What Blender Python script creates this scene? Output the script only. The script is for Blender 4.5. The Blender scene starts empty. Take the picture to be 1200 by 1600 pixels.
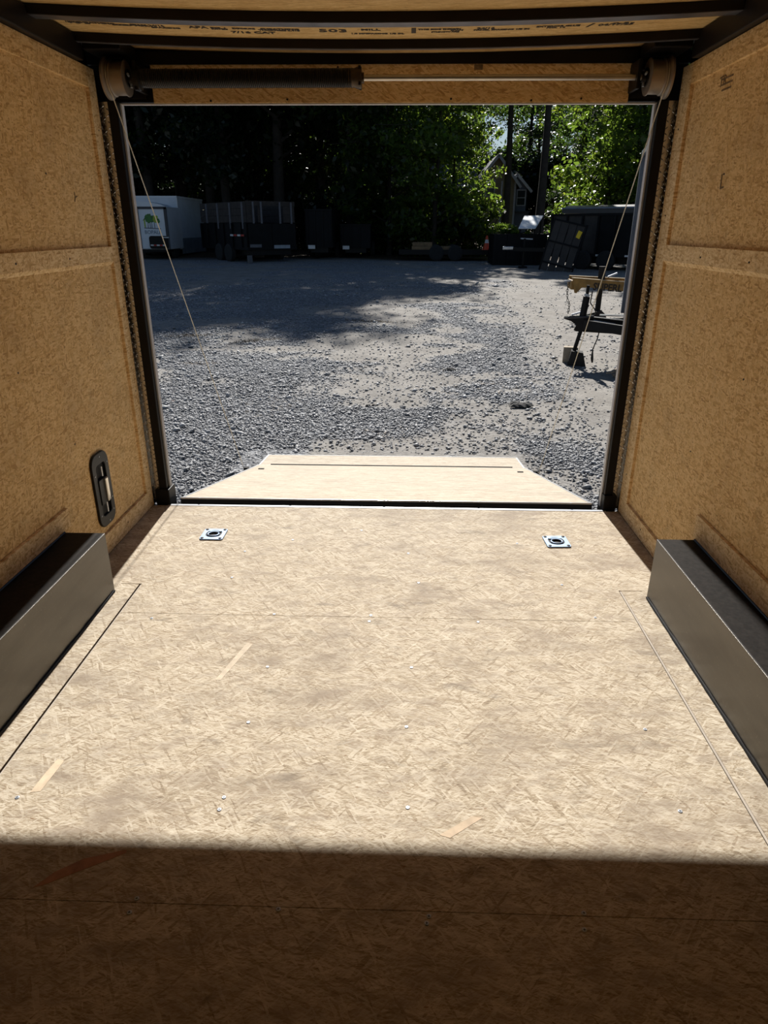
import bpy, math, random
import numpy as np
from mathutils import Vector, Matrix

# ------------------------------------------------------------------ camera, sky, sun, exposure
SC = bpy.context.scene
COL = SC.collection
PI = math.pi

cam_d = bpy.data.cameras.new('camera')
cam = bpy.data.objects.new('camera', cam_d)
COL.objects.link(cam)
SC.camera = cam
F_PX = 1055.03                      # focal length in pixels of a 1200 x 1600 frame
cam_d.sensor_fit = 'HORIZONTAL'
cam_d.sensor_width = 36.0
cam_d.lens = 36.0 * F_PX / 1200.0
cam_d.clip_start = 0.02
cam_d.clip_end = 600
pitch, yaw, roll = 0.3989, -0.029, 0.003
fwd = Vector((math.sin(yaw) * math.cos(pitch), math.cos(yaw) * math.cos(pitch), -math.sin(pitch)))
rt0 = Vector((math.cos(yaw), -math.sin(yaw), 0))
up0 = rt0.cross(fwd)
rt = rt0 * math.cos(roll) + up0 * math.sin(roll)
up = up0 * math.cos(roll) - rt0 * math.sin(roll)
mw = Matrix((rt, up, -fwd)).transposed().to_4x4()
mw.translation = Vector((0.0968, -3.3083, 1.369))
cam.matrix_world = mw

world = bpy.data.worlds.new('world')
SC.world = world
world.use_nodes = True
wn = world.node_tree
bg = wn.nodes['Background']
sky = wn.nodes.new('ShaderNodeTexSky')
sky.sky_type = 'NISHITA'
sky.sun_disc = False
sky.sun_elevation = math.radians(40.2)
sky.sun_rotation = math.radians(-2.0)
sky.air_density = 1.0
sky.dust_density = 0.4
sky.ozone_density = 2.5
wn.links.new(sky.outputs['Color'], bg.inputs['Color'])
bg.inputs['Strength'].default_value = 0.046

sun_d = bpy.data.lights.new('sun', 'SUN')
sun_d.energy = 5.6
sun_d.color = (1.0, 0.955, 0.89)
sun_d.angle = math.radians(0.7)
sun = bpy.data.objects.new('sun', sun_d)
COL.objects.link(sun)
SUN_TRAVEL = Vector((0.036, -1.0, -0.844)).normalized()
sun.rotation_euler = SUN_TRAVEL.to_track_quat('-Z', 'Y').to_euler()
sun.location = (0, 30, 40)

SC.view_settings.view_transform = 'Standard'
SC.view_settings.look = 'None'
SC.view_settings.gamma = 1.0
SC.view_settings.use_curve_mapping = False
SC.view_settings.exposure = 0.42
SC.cycles.max_bounces = 10
SC.cycles.diffuse_bounces = 7
SC.cycles.use_adaptive_sampling = True
SC.cycles.adaptive_threshold = 0.02
SC.cycles.glossy_bounces = 6
SC.cycles.transmission_bounces = 6
SC.cycles.sample_clamp_indirect = 8.0
SC.cycles.caustics_reflective = False
SC.cycles.caustics_refractive = False

# ------------------------------------------------------------------ helpers
class MB:
    """collects simple shapes and links them as ONE mesh object"""
    def __init__(self):
        self.v = []; self.f = []; self.mi = []; self.m = 0
    def add(self, vs, fs, M=None):
        n = len(self.v)
        if M is not None:
            vs = [tuple(M @ Vector(p)) for p in vs]
        self.v += [tuple(p) for p in vs]
        self.f += [tuple(i + n for i in q) for q in fs]
        self.mi += [self.m] * len(fs)
        return self
    def box(self, lo, hi, M=None):
        (a, b, c), (d, e, g) = lo, hi
        vs = [(a, b, c), (d, b, c), (d, e, c), (a, e, c), (a, b, g), (d, b, g), (d, e, g), (a, e, g)]
        fs = [(0, 3, 2, 1), (4, 5, 6, 7), (0, 1, 5, 4), (1, 2, 6, 5), (2, 3, 7, 6), (3, 0, 4, 7)]
        return self.add(vs, fs, M)
    def cbox(self, c, s, M=None):
        return self.box([c[i] - s[i] / 2 for i in range(3)], [c[i] + s[i] / 2 for i in range(3)], M)
    def bar(self, p, q, w, h, upv=(0, 0, 1)):
        p, q = Vector(p), Vector(q)
        d = (q - p); L = d.length; d.normalize()
        u = Vector(upv); s = d.cross(u)
        if s.length < 1e-4: s = d.cross(Vector((1, 0, 0)))
        s.normalize(); u = s.cross(d).normalized()
        M = Matrix((d, s, u)).transposed().to_4x4(); M.translation = p
        return self.box((0, -w / 2, -h / 2), (L, w / 2, h / 2), M)
    def tube(self, pts, r, n=8, caps=True):
        pts = [Vector(p) for p in pts]
        rs = r if isinstance(r, (list, tuple)) else [r] * len(pts)
        vs = []; fs = []
        ref = None
        for i, p in enumerate(pts):
            t = (pts[min(i + 1, len(pts) - 1)] - pts[max(i - 1, 0)]).normalized()
            if ref is None:
                ref = t.cross(Vector((0, 0, 1)))
                if ref.length < 1e-3: ref = t.cross(Vector((0, 1, 0)))
            ref = (ref - t * ref.dot(t)).normalized()
            b = t.cross(ref)
            for k in range(n):
                a = 2 * PI * k / n
                vs.append(p + (ref * math.cos(a) + b * math.sin(a)) * rs[i])
        for i in range(len(pts) - 1):
            for k in range(n):
                k2 = (k + 1) % n
                fs.append((i * n + k, i * n + k2, (i + 1) * n + k2, (i + 1) * n + k))
        if caps:
            fs.append(tuple(range(n))[::-1]); fs.append(tuple((len(pts) - 1) * n + k for k in range(n)))
        return self.add(vs, fs)
    def lathe(self, prof, origin, axis='x', n=24):
        """prof: list of (h along axis, radius)"""
        o = Vector(origin); vs = []; fs = []
        for h, r in prof:
            for k in range(n):
                a = 2 * PI * k / n; c, s = r * math.cos(a), r * math.sin(a)
                vs.append(o + Vector({'x': (h, c, s), 'y': (s, h, c), 'z': (c, s, h)}[axis]))
        for i in range(len(prof) - 1):
            for k in range(n):
                k2 = (k + 1) % n
                fs.append((i * n + k, i * n + k2, (i + 1) * n + k2, (i + 1) * n + k))
        fs.append(tuple(range(n))[::-1]); fs.append(tuple((len(prof) - 1) * n + k for k in range(n)))
        return self.add(vs, fs)
    def prism(self, poly, a, b, plane='xy', M=None):
        """extrude a counter-clockwise 2d outline between a and b"""
        n = len(poly)
        def P(u, v, w):
            return {'xy': (u, v, w), 'yz': (w, u, v), 'xz': (u, -w, v)}[plane]
        vs = [P(u, v, a) for u, v in poly] + [P(u, v, b) for u, v in poly]
        fs = [tuple(range(n))[::-1], tuple(range(n, 2 * n))]
        fs += [(i, (i + 1) % n, n + (i + 1) % n, n + i) for i in range(n)]
        return self.add(vs, fs, M)
    def build(self, name, mat, parent=None, smooth=False, bevel=0.0, seg=2):
        off = Vector((0, 0, 0)); p = parent
        while p is not None:
            off += p.location; p = p.parent
        me = bpy.data.meshes.new(name)
        me.from_pydata([tuple(Vector(q) - off) for q in self.v], [], self.f)
        for m in (mat if isinstance(mat, (list, tuple)) else [mat]):
            me.materials.append(m)
        if any(self.mi):
            me.polygons.foreach_set('material_index', self.mi)
        if smooth:
            me.polygons.foreach_set('use_smooth', [True] * len(me.polygons))
        me.update()
        o = bpy.data.objects.new(name, me); COL.objects.link(o)
        if parent is not None: o.parent = parent
        if bevel:
            b = o.modifiers.new('bevel', 'BEVEL'); b.width = bevel; b.segments = seg; b.limit_method = 'ANGLE'
        if smooth and bevel == 0:
            w = o.modifiers.new('split', 'EDGE_SPLIT'); w.split_angle = math.radians(40)
        return o

def tag(o, label=None, cat=None, group=None, kind=None):
    if label: o['label'] = label
    if cat: o['category'] = cat
    if group: o['group'] = group
    if kind: o['kind'] = kind
    return o
def thing(name, loc, label, cat, group=None, kind=None):
    o = bpy.data.objects.new(name, None); COL.objects.link(o)
    o.location = loc; o.empty_display_size = 0.1
    return tag(o, label, cat, group, kind)
def copy_tree(o, parent=None):
    c = o.copy(); COL.objects.link(c); c.parent = parent
    for ch in o.children: copy_tree(ch, c)
    return c
def text(name, body, size, M, mat, parent, extrude=0.0004, align='LEFT', wide=1.0, bold=0.0):
    cu = bpy.data.curves.new(name, 'FONT'); cu.body = body; cu.size = size; cu.extrude = extrude; cu.offset = bold
    cu.align_x = align; cu.materials.append(mat); cu.resolution_u = 2
    tmp = bpy.data.objects.new(name, cu); COL.objects.link(tmp)
    me = bpy.data.meshes.new_from_object(tmp.evaluated_get(bpy.context.evaluated_depsgraph_get()))
    bpy.data.objects.remove(tmp); bpy.data.curves.remove(cu)
    me.name = name
    o = bpy.data.objects.new(name, me); COL.objects.link(o)
    off = Vector((0, 0, 0)); p = parent
    while p is not None:
        off += p.location; p = p.parent
    o.parent = parent
    M2 = Matrix.Translation(-off) @ M @ Matrix.Diagonal((wide, 1, 1, 1))
    o.matrix_local = M2
    return o
def rrect(cx, cy, w, h, r, n=5):
    out = []
    for k, (sx, sy) in enumerate(((1, 1), (-1, 1), (-1, -1), (1, -1))):
        for i in range(n + 1):
            a = PI / 2 * k + PI / 2 * i / n
            out.append((cx + sx * (w / 2 - r) + r * math.cos(a), cy + sy * (h / 2 - r) + r * math.sin(a)))
    return out
def frame_ring(mb, outer, inner, a, b, plane, M=None):
    """plate with a hole; outer and inner have the same number of points"""
    n = len(outer)
    def P(u, v, w): return {'xy': (u, v, w), 'yz': (w, u, v), 'xz': (u, -w, v)}[plane]
    vs = [P(u, v, w) for loop, w in ((outer, a), (outer, b), (inner, b), (inner, a)) for u, v in loop]
    fs = []
    for L in range(4):
        for i in range(n):
            j = (i + 1) % n; A = L * n; B = ((L + 1) % 4) * n
            fs.append((A + i, A + j, B + j, B + i))
    mb.add(vs, fs, M)

# ------------------------------------------------------------------ materials
MATS = {}
def new_mat(name):
    m = bpy.data.materials.new(name); m.use_nodes = True
    nt = m.node_tree; nt.nodes.clear()
    out = nt.nodes.new('ShaderNodeOutputMaterial')
    b = nt.nodes.new('ShaderNodeBsdfPrincipled')
    nt.links.new(b.outputs[0], out.inputs[0])
    return m, nt, b
def ramp(nt, src, stops, interp='LINEAR'):
    r = nt.nodes.new('ShaderNodeValToRGB'); r.color_ramp.interpolation = interp
    e = r.color_ramp.elements
    while len(e) < len(stops): e.new(0.5)
    for k, (p, c) in enumerate(stops):
        e[k].position = p; e[k].color = (*c, 1) if len(c) == 3 else c
    nt.links.new(src, r.inputs[0]); return r.outputs[0]
def math_n(nt, op, a, b=None, c=None):
    n = nt.nodes.new('ShaderNodeMath'); n.operation = op
    for i, x in enumerate((a, b, c)):
        if x is None: continue
        if isinstance(x, (int, float)): n.inputs[i].default_value = x
        else: nt.links.new(x, n.inputs[i])
    return n.outputs[0]
def mixc(nt, fac, a, b, mode='MIX'):
    n = nt.nodes.new('ShaderNodeMix'); n.data_type = 'RGBA'; n.blend_type = mode
    for s, x in ((n.inputs[0], fac), (n.inputs[6], a), (n.inputs[7], b)):
        if isinstance(x, (int, float)): s.default_value = x
        elif isinstance(x, tuple): s.default_value = (*x, 1) if len(x) == 3 else x
        else: nt.links.new(x, s)
    return n.outputs[2]
def noise(nt, vec, scale, detail=4, rough=0.55, dist=0.0):
    n = nt.nodes.new('ShaderNodeTexNoise'); n.inputs['Scale'].default_value = scale
    n.inputs['Detail'].default_value = detail; n.inputs['Roughness'].default_value = rough
    n.inputs['Distortion'].default_value = dist
    if vec is not None: nt.links.new(vec, n.inputs['Vector'])
    return n
def mapping(nt, vec, scale, rot=(0, 0, 0), loc=(0, 0, 0)):
    m = nt.nodes.new('ShaderNodeMapping'); m.vector_type = 'TEXTURE'
    m.inputs['Location'].default_value = loc; m.inputs['Rotation'].default_value = rot; m.inputs['Scale'].default_value = scale
    nt.links.new(vec, m.inputs['Vector']); return m.outputs[0]
def simple(name, col, rough=0.6, metal=0.0, var=0.12, vscale=8.0, spec=None, bump=0.0, coat=0.0):
    if name in MATS: return MATS[name]
    m, nt, b = new_mat(name)
    tc = nt.nodes.new('ShaderNodeTexCoord')
    n = noise(nt, tc.outputs['Object'], vscale, 5)
    lo = tuple(c * (1 - var) for c in col); hi = tuple(min(1, c * (1 + var)) for c in col)
    c = ramp(nt, n.outputs['Fac'], [(0.3, lo), (0.7, hi)])
    nt.links.new(c, b.inputs['Base Color'])
    b.inputs['Roughness'].default_value = rough; b.inputs['Metallic'].default_value = metal
    if spec is not None: b.inputs['Specular IOR Level'].default_value = spec
    if bump:
        bp = nt.nodes.new('ShaderNodeBump'); bp.inputs['Strength'].default_value = bump; bp.inputs['Distance'].default_value = 0.01
        n2 = noise(nt, tc.outputs['Object'], vscale * 6, 4)
        nt.links.new(n2.outputs['Fac'], bp.inputs['Height']); nt.links.new(bp.outputs[0], b.inputs['Normal'])
    MATS[name] = m; return m

def strand_board(name, normal, cols, L, W, angles, stain=(0.5, (0.3, 0.27, 0.23)), spot=0.0, curl=0.35, curlcol=(0.2, 0.1, 0.04), chips=0.62):
    """oriented strand board: layers of long narrow chips turned different ways, fine grain, dark curls, soft stains"""
    m, nt, b = new_mat(name)
    tc = nt.nodes.new('ShaderNodeTexCoord'); base = tc.outputs['Object']
    # gentle warp
    wn_ = noise(nt, base, 9.0, 3)
    vsub = nt.nodes.new('ShaderNodeVectorMath'); vsub.operation = 'MULTIPLY_ADD'
    vsub.inputs[1].default_value = (0.02, 0.02, 0.02)
    nt.links.new(wn_.outputs['Color'], vsub.inputs[0]); nt.links.new(base, vsub.inputs[2])
    P = vsub.outputs[0]
    ax = {'z': 2, 'x': 0, 'y': 1}[normal]
    def layer(ang, l, w, k):
        rot = [0, 0, 0]; rot[ax] = ang
        sc = {'z': (l, w, 0.03), 'x': (0.03, l, w), 'y': (l, 0.03, w)}[normal]
        v = mapping(nt, P, sc, tuple(rot), (k * 0.37, k * 0.21, k * 0.53))
        vo = nt.nodes.new('ShaderNodeTexVoronoi'); vo.inputs['Scale'].default_value = 1.0
        nt.links.new(v, vo.inputs['Vector'])
        sep = nt.nodes.new('ShaderNodeSeparateColor'); nt.links.new(vo.outputs['Color'], sep.inputs[0])
        g = noise(nt, mapping(nt, P, tuple(s * q for s, q in zip(sc, {'z': (.8, .12, 1), 'x': (1, .8, .12), 'y': (.8, 1, .12)}[normal])), tuple(rot)), 1.0, 3)
        return sep.outputs[0], sep.outputs[1], g.outputs['Fac']
    val = None; gr = None
    for k, (a, s) in enumerate(angles):
        v, sel, g = layer(a, L * s, W * s, k + 1)
        if val is None: val, gr = v, g
        else:
            pick = math_n(nt, 'GREATER_THAN', sel, 0.58 if abs(a) < .45 or normal != 'z' else 0.84)
            def mx(A, B):
                n = nt.nodes.new('ShaderNodeMix'); nt.links.new(pick, n.inputs[0]); nt.links.new(A, n.inputs[2]); nt.links.new(B, n.inputs[3]); return n.outputs[0]
            val = mx(val, v); gr = mx(gr, g)
    if normal == 'z':
        fa = noise(nt, mapping(nt, P, (.040, .0034, .05), (0, 0, .05)), 1.0, 3, .6).outputs['Fac']
        fb = noise(nt, mapping(nt, P, (.030, .0030, .05), (0, 0, -.24), (4, 2, 0)), 1.0, 3, .6).outputs['Fac']
        fc = noise(nt, mapping(nt, P, (.020, .0030, .05), (0, 0, .55), (1, 8, 0)), 1.0, 3, .6).outputs['Fac']
        mixn = math_n(nt, 'ADD', math_n(nt, 'MAXIMUM', fa, fb), math_n(nt, 'MULTIPLY', fc, .5))
        fine = math_n(nt, 'MULTIPLY', math_n(nt, 'SUBTRACT', mixn, .615), 2.5)
        t = math_n(nt, 'ADD', math_n(nt, 'MULTIPLY', math_n(nt, 'ADD', math_n(nt, 'MULTIPLY', val, 0.5), math_n(nt, 'MULTIPLY', gr, 0.5)), chips), math_n(nt, 'MULTIPLY', fine, 1 - chips))
    else:
        t = math_n(nt, 'ADD', math_n(nt, 'MULTIPLY', val, 0.55), math_n(nt, 'MULTIPLY', gr, 0.5))
    c = ramp(nt, t, [(0.16, cols[0]), (0.36, cols[1]), (0.52, cols[2]), (0.72, cols[3])])
    # dark fine curls between chips
    cn = noise(nt, P, 42.0, 3, 0.6, 1.6)
    line = math_n(nt, 'ABSOLUTE', math_n(nt, 'SUBTRACT', cn.outputs['Fac'], 0.5))
    lm = ramp(nt, line, [(0.0, (1, 1, 1)), (0.016, (0, 0, 0))])
    gate = noise(nt, P, 13.0, 2)
    gm = ramp(nt, gate.outputs['Fac'], [(0.44, (0, 0, 0)), (0.58, (1, 1, 1))])
    c = mixc(nt, math_n(nt, 'MULTIPLY', math_n(nt, 'MULTIPLY', lm, gm), curl), c, curlcol)
    if normal == 'z':
        bn = noise(nt, mapping(nt, P, (1.9, .75, 1), (0, 0, .12), (2, 5, 1)), 15.0, 6, .68)
        bm = ramp(nt, bn.outputs['Fac'], [(0.49, (0, 0, 0)), (0.66, (1, 1, 1))])
        c = mixc(nt, math_n(nt, 'MULTIPLY', bm, stain[0] * .72), c, (stain[1][0] * 1.2, stain[1][1] * 1.22, stain[1][2] * 1.25))
    if normal == 'z':
        ln = noise(nt, mapping(nt, P, (.11, .0075, .05), (0, 0, .09), (7, 1, 0)), 1.0, 3, .6)
        lm2 = ramp(nt, ln.outputs['Fac'], [(0.63, (0, 0, 0)), (0.70, (1, 1, 1))])
        c = mixc(nt, math_n(nt, 'MULTIPLY', lm2, .45), c, cols[0])
        ln = noise(nt, mapping(nt, P, (.07, .009, .05), (0, 0, -.45), (2, 9, 0)), 1.0, 3, .6)
        lm2 = ramp(nt, ln.outputs['Fac'], [(0.62, (0, 0, 0)), (0.68, (1, 1, 1))])
        c = mixc(nt, math_n(nt, 'MULTIPLY', lm2, .5), c, cols[3])
    if normal == 'z':
        sc_ = noise(nt, mapping(nt, P, (.085, .022, .05), (0, 0, .2), (5, 3, 0)), 1.0, 5, .7, .5)
        sm_ = ramp(nt, sc_.outputs['Fac'], [(0.64, (0, 0, 0)), (0.71, (1, 1, 1))])
        c = mixc(nt, math_n(nt, 'MULTIPLY', sm_, spot), c, (.25, .225, .20))
    # small dark flecks
    fv = nt.nodes.new('ShaderNodeTexVoronoi'); fv.inputs['Scale'].default_value = 16.0
    fsc = {'z': (1, .35, 1), 'x': (1, 1, .5), 'y': (1, 1, .4)}[normal]
    nt.links.new(mapping(nt, P, fsc), fv.inputs['Vector'])
    fm = ramp(nt, fv.outputs['Distance'], [(0.055, (1, 1, 1)), (0.10, (0, 0, 0))])
    sepf = nt.nodes.new('ShaderNodeSeparateColor'); nt.links.new(fv.outputs['Color'], sepf.inputs[0])
    fpick = math_n(nt, 'GREATER_THAN', sepf.outputs[1], 0.72)
    c = mixc(nt, math_n(nt, 'MULTIPLY', math_n(nt, 'MULTIPLY', fm, fpick), 0.75), c, curlcol)
    # soft stains and scuffs
    sn = noise(nt, mapping(nt, P, {'z': (1.6, .8, 1), 'x': (1, 1, 1), 'y': (1, 1, 1)}[normal]), 3.4, 6, 0.68)
    sm = ramp(nt, sn.outputs['Fac'], [(0.50, (0, 0, 0)), (0.70, (1, 1, 1))])
    c = mixc(nt, math_n(nt, 'MULTIPLY', sm, stain[0]), c, stain[1])
    if spot:
        pn = noise(nt, mapping(nt, P, {'z': (1.5, .7, 1), 'x': (1, 1, 1), 'y': (1, 1, 1)}[normal], loc=(3, 1, 7)), 9.0, 5, 0.6, 0.4)
        pm = ramp(nt, pn.outputs['Fac'], [(0.60, (0, 0, 0)), (0.72, (1, 1, 1))])
        c = mixc(nt, math_n(nt, 'MULTIPLY', pm, spot), c, tuple(q * 0.55 for q in stain[1]))
    nt.links.new(c, b.inputs['Base Color'])
    b.inputs['Roughness'].default_value = 0.75; b.inputs['Specular IOR Level'].default_value = 0.2
    bp = nt.nodes.new('ShaderNodeBump'); bp.inputs['Strength'].default_value = 0.06 if normal == 'z' else 0.25; bp.inputs['Distance'].default_value = 0.002
    nt.links.new(t, bp.inputs['Height']); nt.links.new(bp.outputs[0], b.inputs['Normal'])
    MATS[name] = m; return m

ANG_F = [(0.02, 1.0), (0.13, .8), (-0.16, 1.3), (0.42, 1.0), (-0.40, .9), (0.9, 1.2), (-1.0, 1.1)]
ANG_W = [(0.5, 1.0), (-0.55, .9), (1.4, 1.0), (0.05, 1.1)]
M_FLOOR = strand_board('strand_board_floor', 'z', [(.165, .12, .075), (.36, .29, .20), (.51, .44, .335), (.635, .57, .46)], .042, .0048, ANG_F, (0.8, (.25, .20, .15)), 0.55, 0.45)
M_RAMP = strand_board('strand_board_ramp', 'z', [(.26, .205, .145), (.42, .355, .27), (.53, .46, .36), (.60, .54, .44)], .06, .008, ANG_F[:3], (0.5, (.33, .28, .22)), 0.3, 0.25)
WALLC = [(.40, .22, .080), (.63, .405, .175), (.76, .53, .25), (.85, .63, .34)]
M_WALL = strand_board('strand_board_wall', 'x', WALLC, .022, .0055, ANG_W, (0.30, (.33, .21, .11)), 0.22, 0.5, (.17, .075, .02))
M_BATTEN = strand_board('strand_board_batten', 'x', [(c[0] * 1.05, c[1] * 1.12, c[2] * 1.3) for c in WALLC], .022, .0055, ANG_W, (0.30, (.40, .27, .15)), 0.15, 0.4, (.17, .075, .02))
M_HEAD = strand_board('strand_board_header', 'y', WALLC, .03, .006, [(0.1, 1), (-.3, .9), (.6, 1.1)], (0.2, (.35, .2, .09)), 0.15, 0.5, (.17, .075, .02))
M_CEIL = strand_board('strand_board_ceiling', 'z', [(.42, .25, .09), (.60, .39, .16), (.72, .50, .22), (.80, .59, .30)], .05, .007, ANG_F[:3], (0.2, (.4, .27, .12)), 0.15, 0.3, (.2, .1, .03))

M_BLACK = simple('black_painted_steel', (.007, .006, .006), 0.5, 0.0, 0.25, 6, .22)
M_BLACKB = simple('black_satin_plastic', (.008, .0075, .007), 0.42, 0.0, 0.2, 20, .3)
M_BOW = simple('dark_primed_steel', (.010, .0075, .0065), 0.5, 0.0, 0.3, 5, .22)
M_SILVER = simple('bright_aluminium', (.78, .80, .83), 0.28, 1.0, 0.06, 12)
M_ZINC = simple('zinc_plate', (.15, .20, .28), 0.5, .8, 0.12, 25)
M_SCREW = simple('screw_steel', (.42, .46, .52), 0.4, 0.4, 0.2, 90)
M_STRIP = simple('grey_weather_strip', (.50, .50, .52), 0.5, 0.0, 0.1, 10)
M_TREAD = simple('polished_tread_plate', (.74, .73, .72), 0.27, 1.0, 0.03, 30)
M_TREADB = simple('tread_plate_dark_reflection', (.045, .045, .048), 0.22, .9, 0.1, 30)  # same plate darkened, its reflection of the dark outdoors put into the colour
M_DARK = simple('recess_shade', (.006, .006, .006), 0.7)  # flat black standing in for the shade inside cups and slots
M_CABLE = simple('steel_lift_cable', (.62, .56, .44), 0.4, 0.35, 0.15, 60)
M_DRUM = simple('cast_aluminium_drum', (.36, .31, .26), 0.42, 0.75, 0.12, 14)
M_SPRING = simple('oiled_spring_steel', (.022, .020, .019), 0.36, 0.7, 0.2, 10)
M_SHAFT = simple('worn_steel_shaft', (.45, .42, .38), 0.3, 0.9, 0.15, 14)
M_INK = simple('stamp_ink', (.055, .045, .035), 0.9, 0, 0.3, 60)
M_CAULK = simple('black_sealant', (.012, .012, .013), 0.3, 0, 0.3, 40)
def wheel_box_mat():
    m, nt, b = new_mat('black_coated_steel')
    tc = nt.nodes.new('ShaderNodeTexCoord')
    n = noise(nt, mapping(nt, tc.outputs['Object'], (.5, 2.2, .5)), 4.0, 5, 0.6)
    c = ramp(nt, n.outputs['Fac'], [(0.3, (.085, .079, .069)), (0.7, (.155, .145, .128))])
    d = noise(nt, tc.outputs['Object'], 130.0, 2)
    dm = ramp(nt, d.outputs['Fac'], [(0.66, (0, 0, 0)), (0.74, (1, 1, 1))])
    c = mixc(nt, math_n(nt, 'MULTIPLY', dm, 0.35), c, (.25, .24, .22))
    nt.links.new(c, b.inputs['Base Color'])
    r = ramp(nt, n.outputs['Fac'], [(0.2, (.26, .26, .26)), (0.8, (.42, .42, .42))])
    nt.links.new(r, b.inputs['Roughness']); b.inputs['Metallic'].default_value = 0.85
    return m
M_BOX = wheel_box_mat()
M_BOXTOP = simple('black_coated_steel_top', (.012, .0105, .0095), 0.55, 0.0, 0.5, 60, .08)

# ------------------------------------------------------------------ the trailer shell (setting)
HW = 1.23
Y0 = -6.2
floor = MB().box((-1.30, Y0, -.07), (1.30, 0.0, -.013)).build('floor', simple('subfloor', (.03, .02, .014), .8))
tag(floor, 'worn strand board trailer floor in wide sheets, half in sunlight', 'floor', None, 'structure')
SL, SR = -.9805, .9885
def panel(poly, mat=M_FLOOR):
    return MB().prism(poly, -.013, 0.0).build('floor_panel', mat, floor, bevel=.0006, seg=1)
panel([(SL, -1.0945), (SR, -1.0945), (SR, -.856), (1.084, -.856), (1.084, -.9025), (1.2295, -.9025), (1.2295, -.012), (-1.2295, -.012), (-1.2295, -.9235), (-1.069, -.9235), (-1.069, -.866), (SL, -.866)])
panel([(SL, -2.2905), (SR, -2.2905), (SR, -1.0955), (SL, -1.0955)])
panel([(SL, -3.486), (SR, -3.486), (SR, -2.2916), (SL, -2.2916)])
panel([(-1.2295, -4.68), (1.2295, -4.68), (1.2295, -3.489), (-1.2295, -3.489)])
panel([(-1.2295, Y0), (1.2295, Y0), (1.2295, -4.683), (-1.2295, -4.683)])
panel([(-1.069, -3.486), (SL - .0105, -3.486), (SL - .0105, -.869), (-1.069, -.869)])
panel([(SR + .0095, -3.486), (1.084, -3.486), (1.084, -.859), (SR + .0095, -.859)])
# pale strips painting the sunlit edges of the two side seams
MB().box((SR + .0025, -3.4, -.012), (SR + .0092, -.86, -.0012)).build('seam_edge_light', simple('sunlit_seam_edge', (.42, .37, .31), .8), floor)
MB().box((SL - .0045, -3.4, -.012), (SL - .0006, -.87, -.0015)).build('seam_edge_light', MATS['sunlit_seam_edge'], floor)
# thin gouges and torn chips lying in the board face are flat marks; screws are real
scr = None
SCREWS = [(-0.16, -2.297), (0.167, -2.303), (0.162, -2.319), (0.119, -1.705), (0.122, -2.008), (-0.358, -2.03), (-0.355, -1.701), (0.816, -1.997), (-0.477, -2.282),
          (-0.481, -2.315), (0.503, -2.285), (0.495, -2.323), (-0.388, -1.087), (-0.017, -1.083), (-0.021, -1.126), (0.389, -1.116), (-0.35, -1.423), (0.136, -1.41), (0.128, -0.545),
          (0.17, -0.82), (0.766, -0.816), (0.826, -1.692), (-0.356, -1.99), (-0.893, -2.008), (-0.847, -1.132), (0.839, -1.069), (.64, -.42), (-.42, -.42), (-.1, -.30), (-.62, -.80), (-.62, -.55)]
for x, y in SCREWS:
    if scr is None:
        s = MB(); n = 10
        for k in range(4):
            pass
        s.lathe([(-.002, .0050), (.0012, .0056), (.0018, .0044)], (x, y, 0), 'z', 12)
        s.m = 1
        s.cbox((x, y, .0019), (.0052, .0013, .0006)); s.cbox((x, y, .00195), (.0013, .0052, .0006))
        scr = s.build('screw', [M_SCREW, M_DARK], floor); x0, y0 = x, y
    else:
        c = scr.copy(); COL.objects.link(c); c.parent = floor; c.location = (x - x0, y - y0, 0)
# two long splinter chips pressed into the board
wm = simple('pale_chip', (.60, .485, .345), .8, 0, .2, 30)
def chip(pts, mat, z=.0006):
    MB().prism(pts, -.0005, z).build('strand_chip', mat, floor)
chip([(-.868, -1.99), (-.843, -1.985), (-.832, -1.875), (-.853, -1.868), (-.862, -1.92)], wm)
chip([(-.508, -1.50), (-.490, -1.50), (-.428, -1.29), (-.45, -1.283)], simple('pale_chip_two', (.56, .475, .36), .8, 0, .2, 30))
rm = simple('red_brown_chip', (.34, .17, .105), .8, 0, .3, 30)
chip([(-.72, -2.262), (-.70, -2.256), (-.545, -2.165), (-.548, -2.156), (-.64, -2.185), (-.69, -2.222)], rm)
chip([(.20, -2.09), (.225, -2.098), (.31, -2.035), (.285, -2.03)], simple('orange_chip', (.52, .41, .29), .8, 0, .2, 30))

# threshold flashing
tr = MB(); tr.box((-1.152, -.016, -.05), (1.165, .004, .0022))
trim_3 = tr.build('trim_3', M_SILVER, None, bevel=.001)
tag(trim_3, 'thin bright metal flashing strip along the floor edge at the ramp', 'threshold', None, 'structure')

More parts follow.
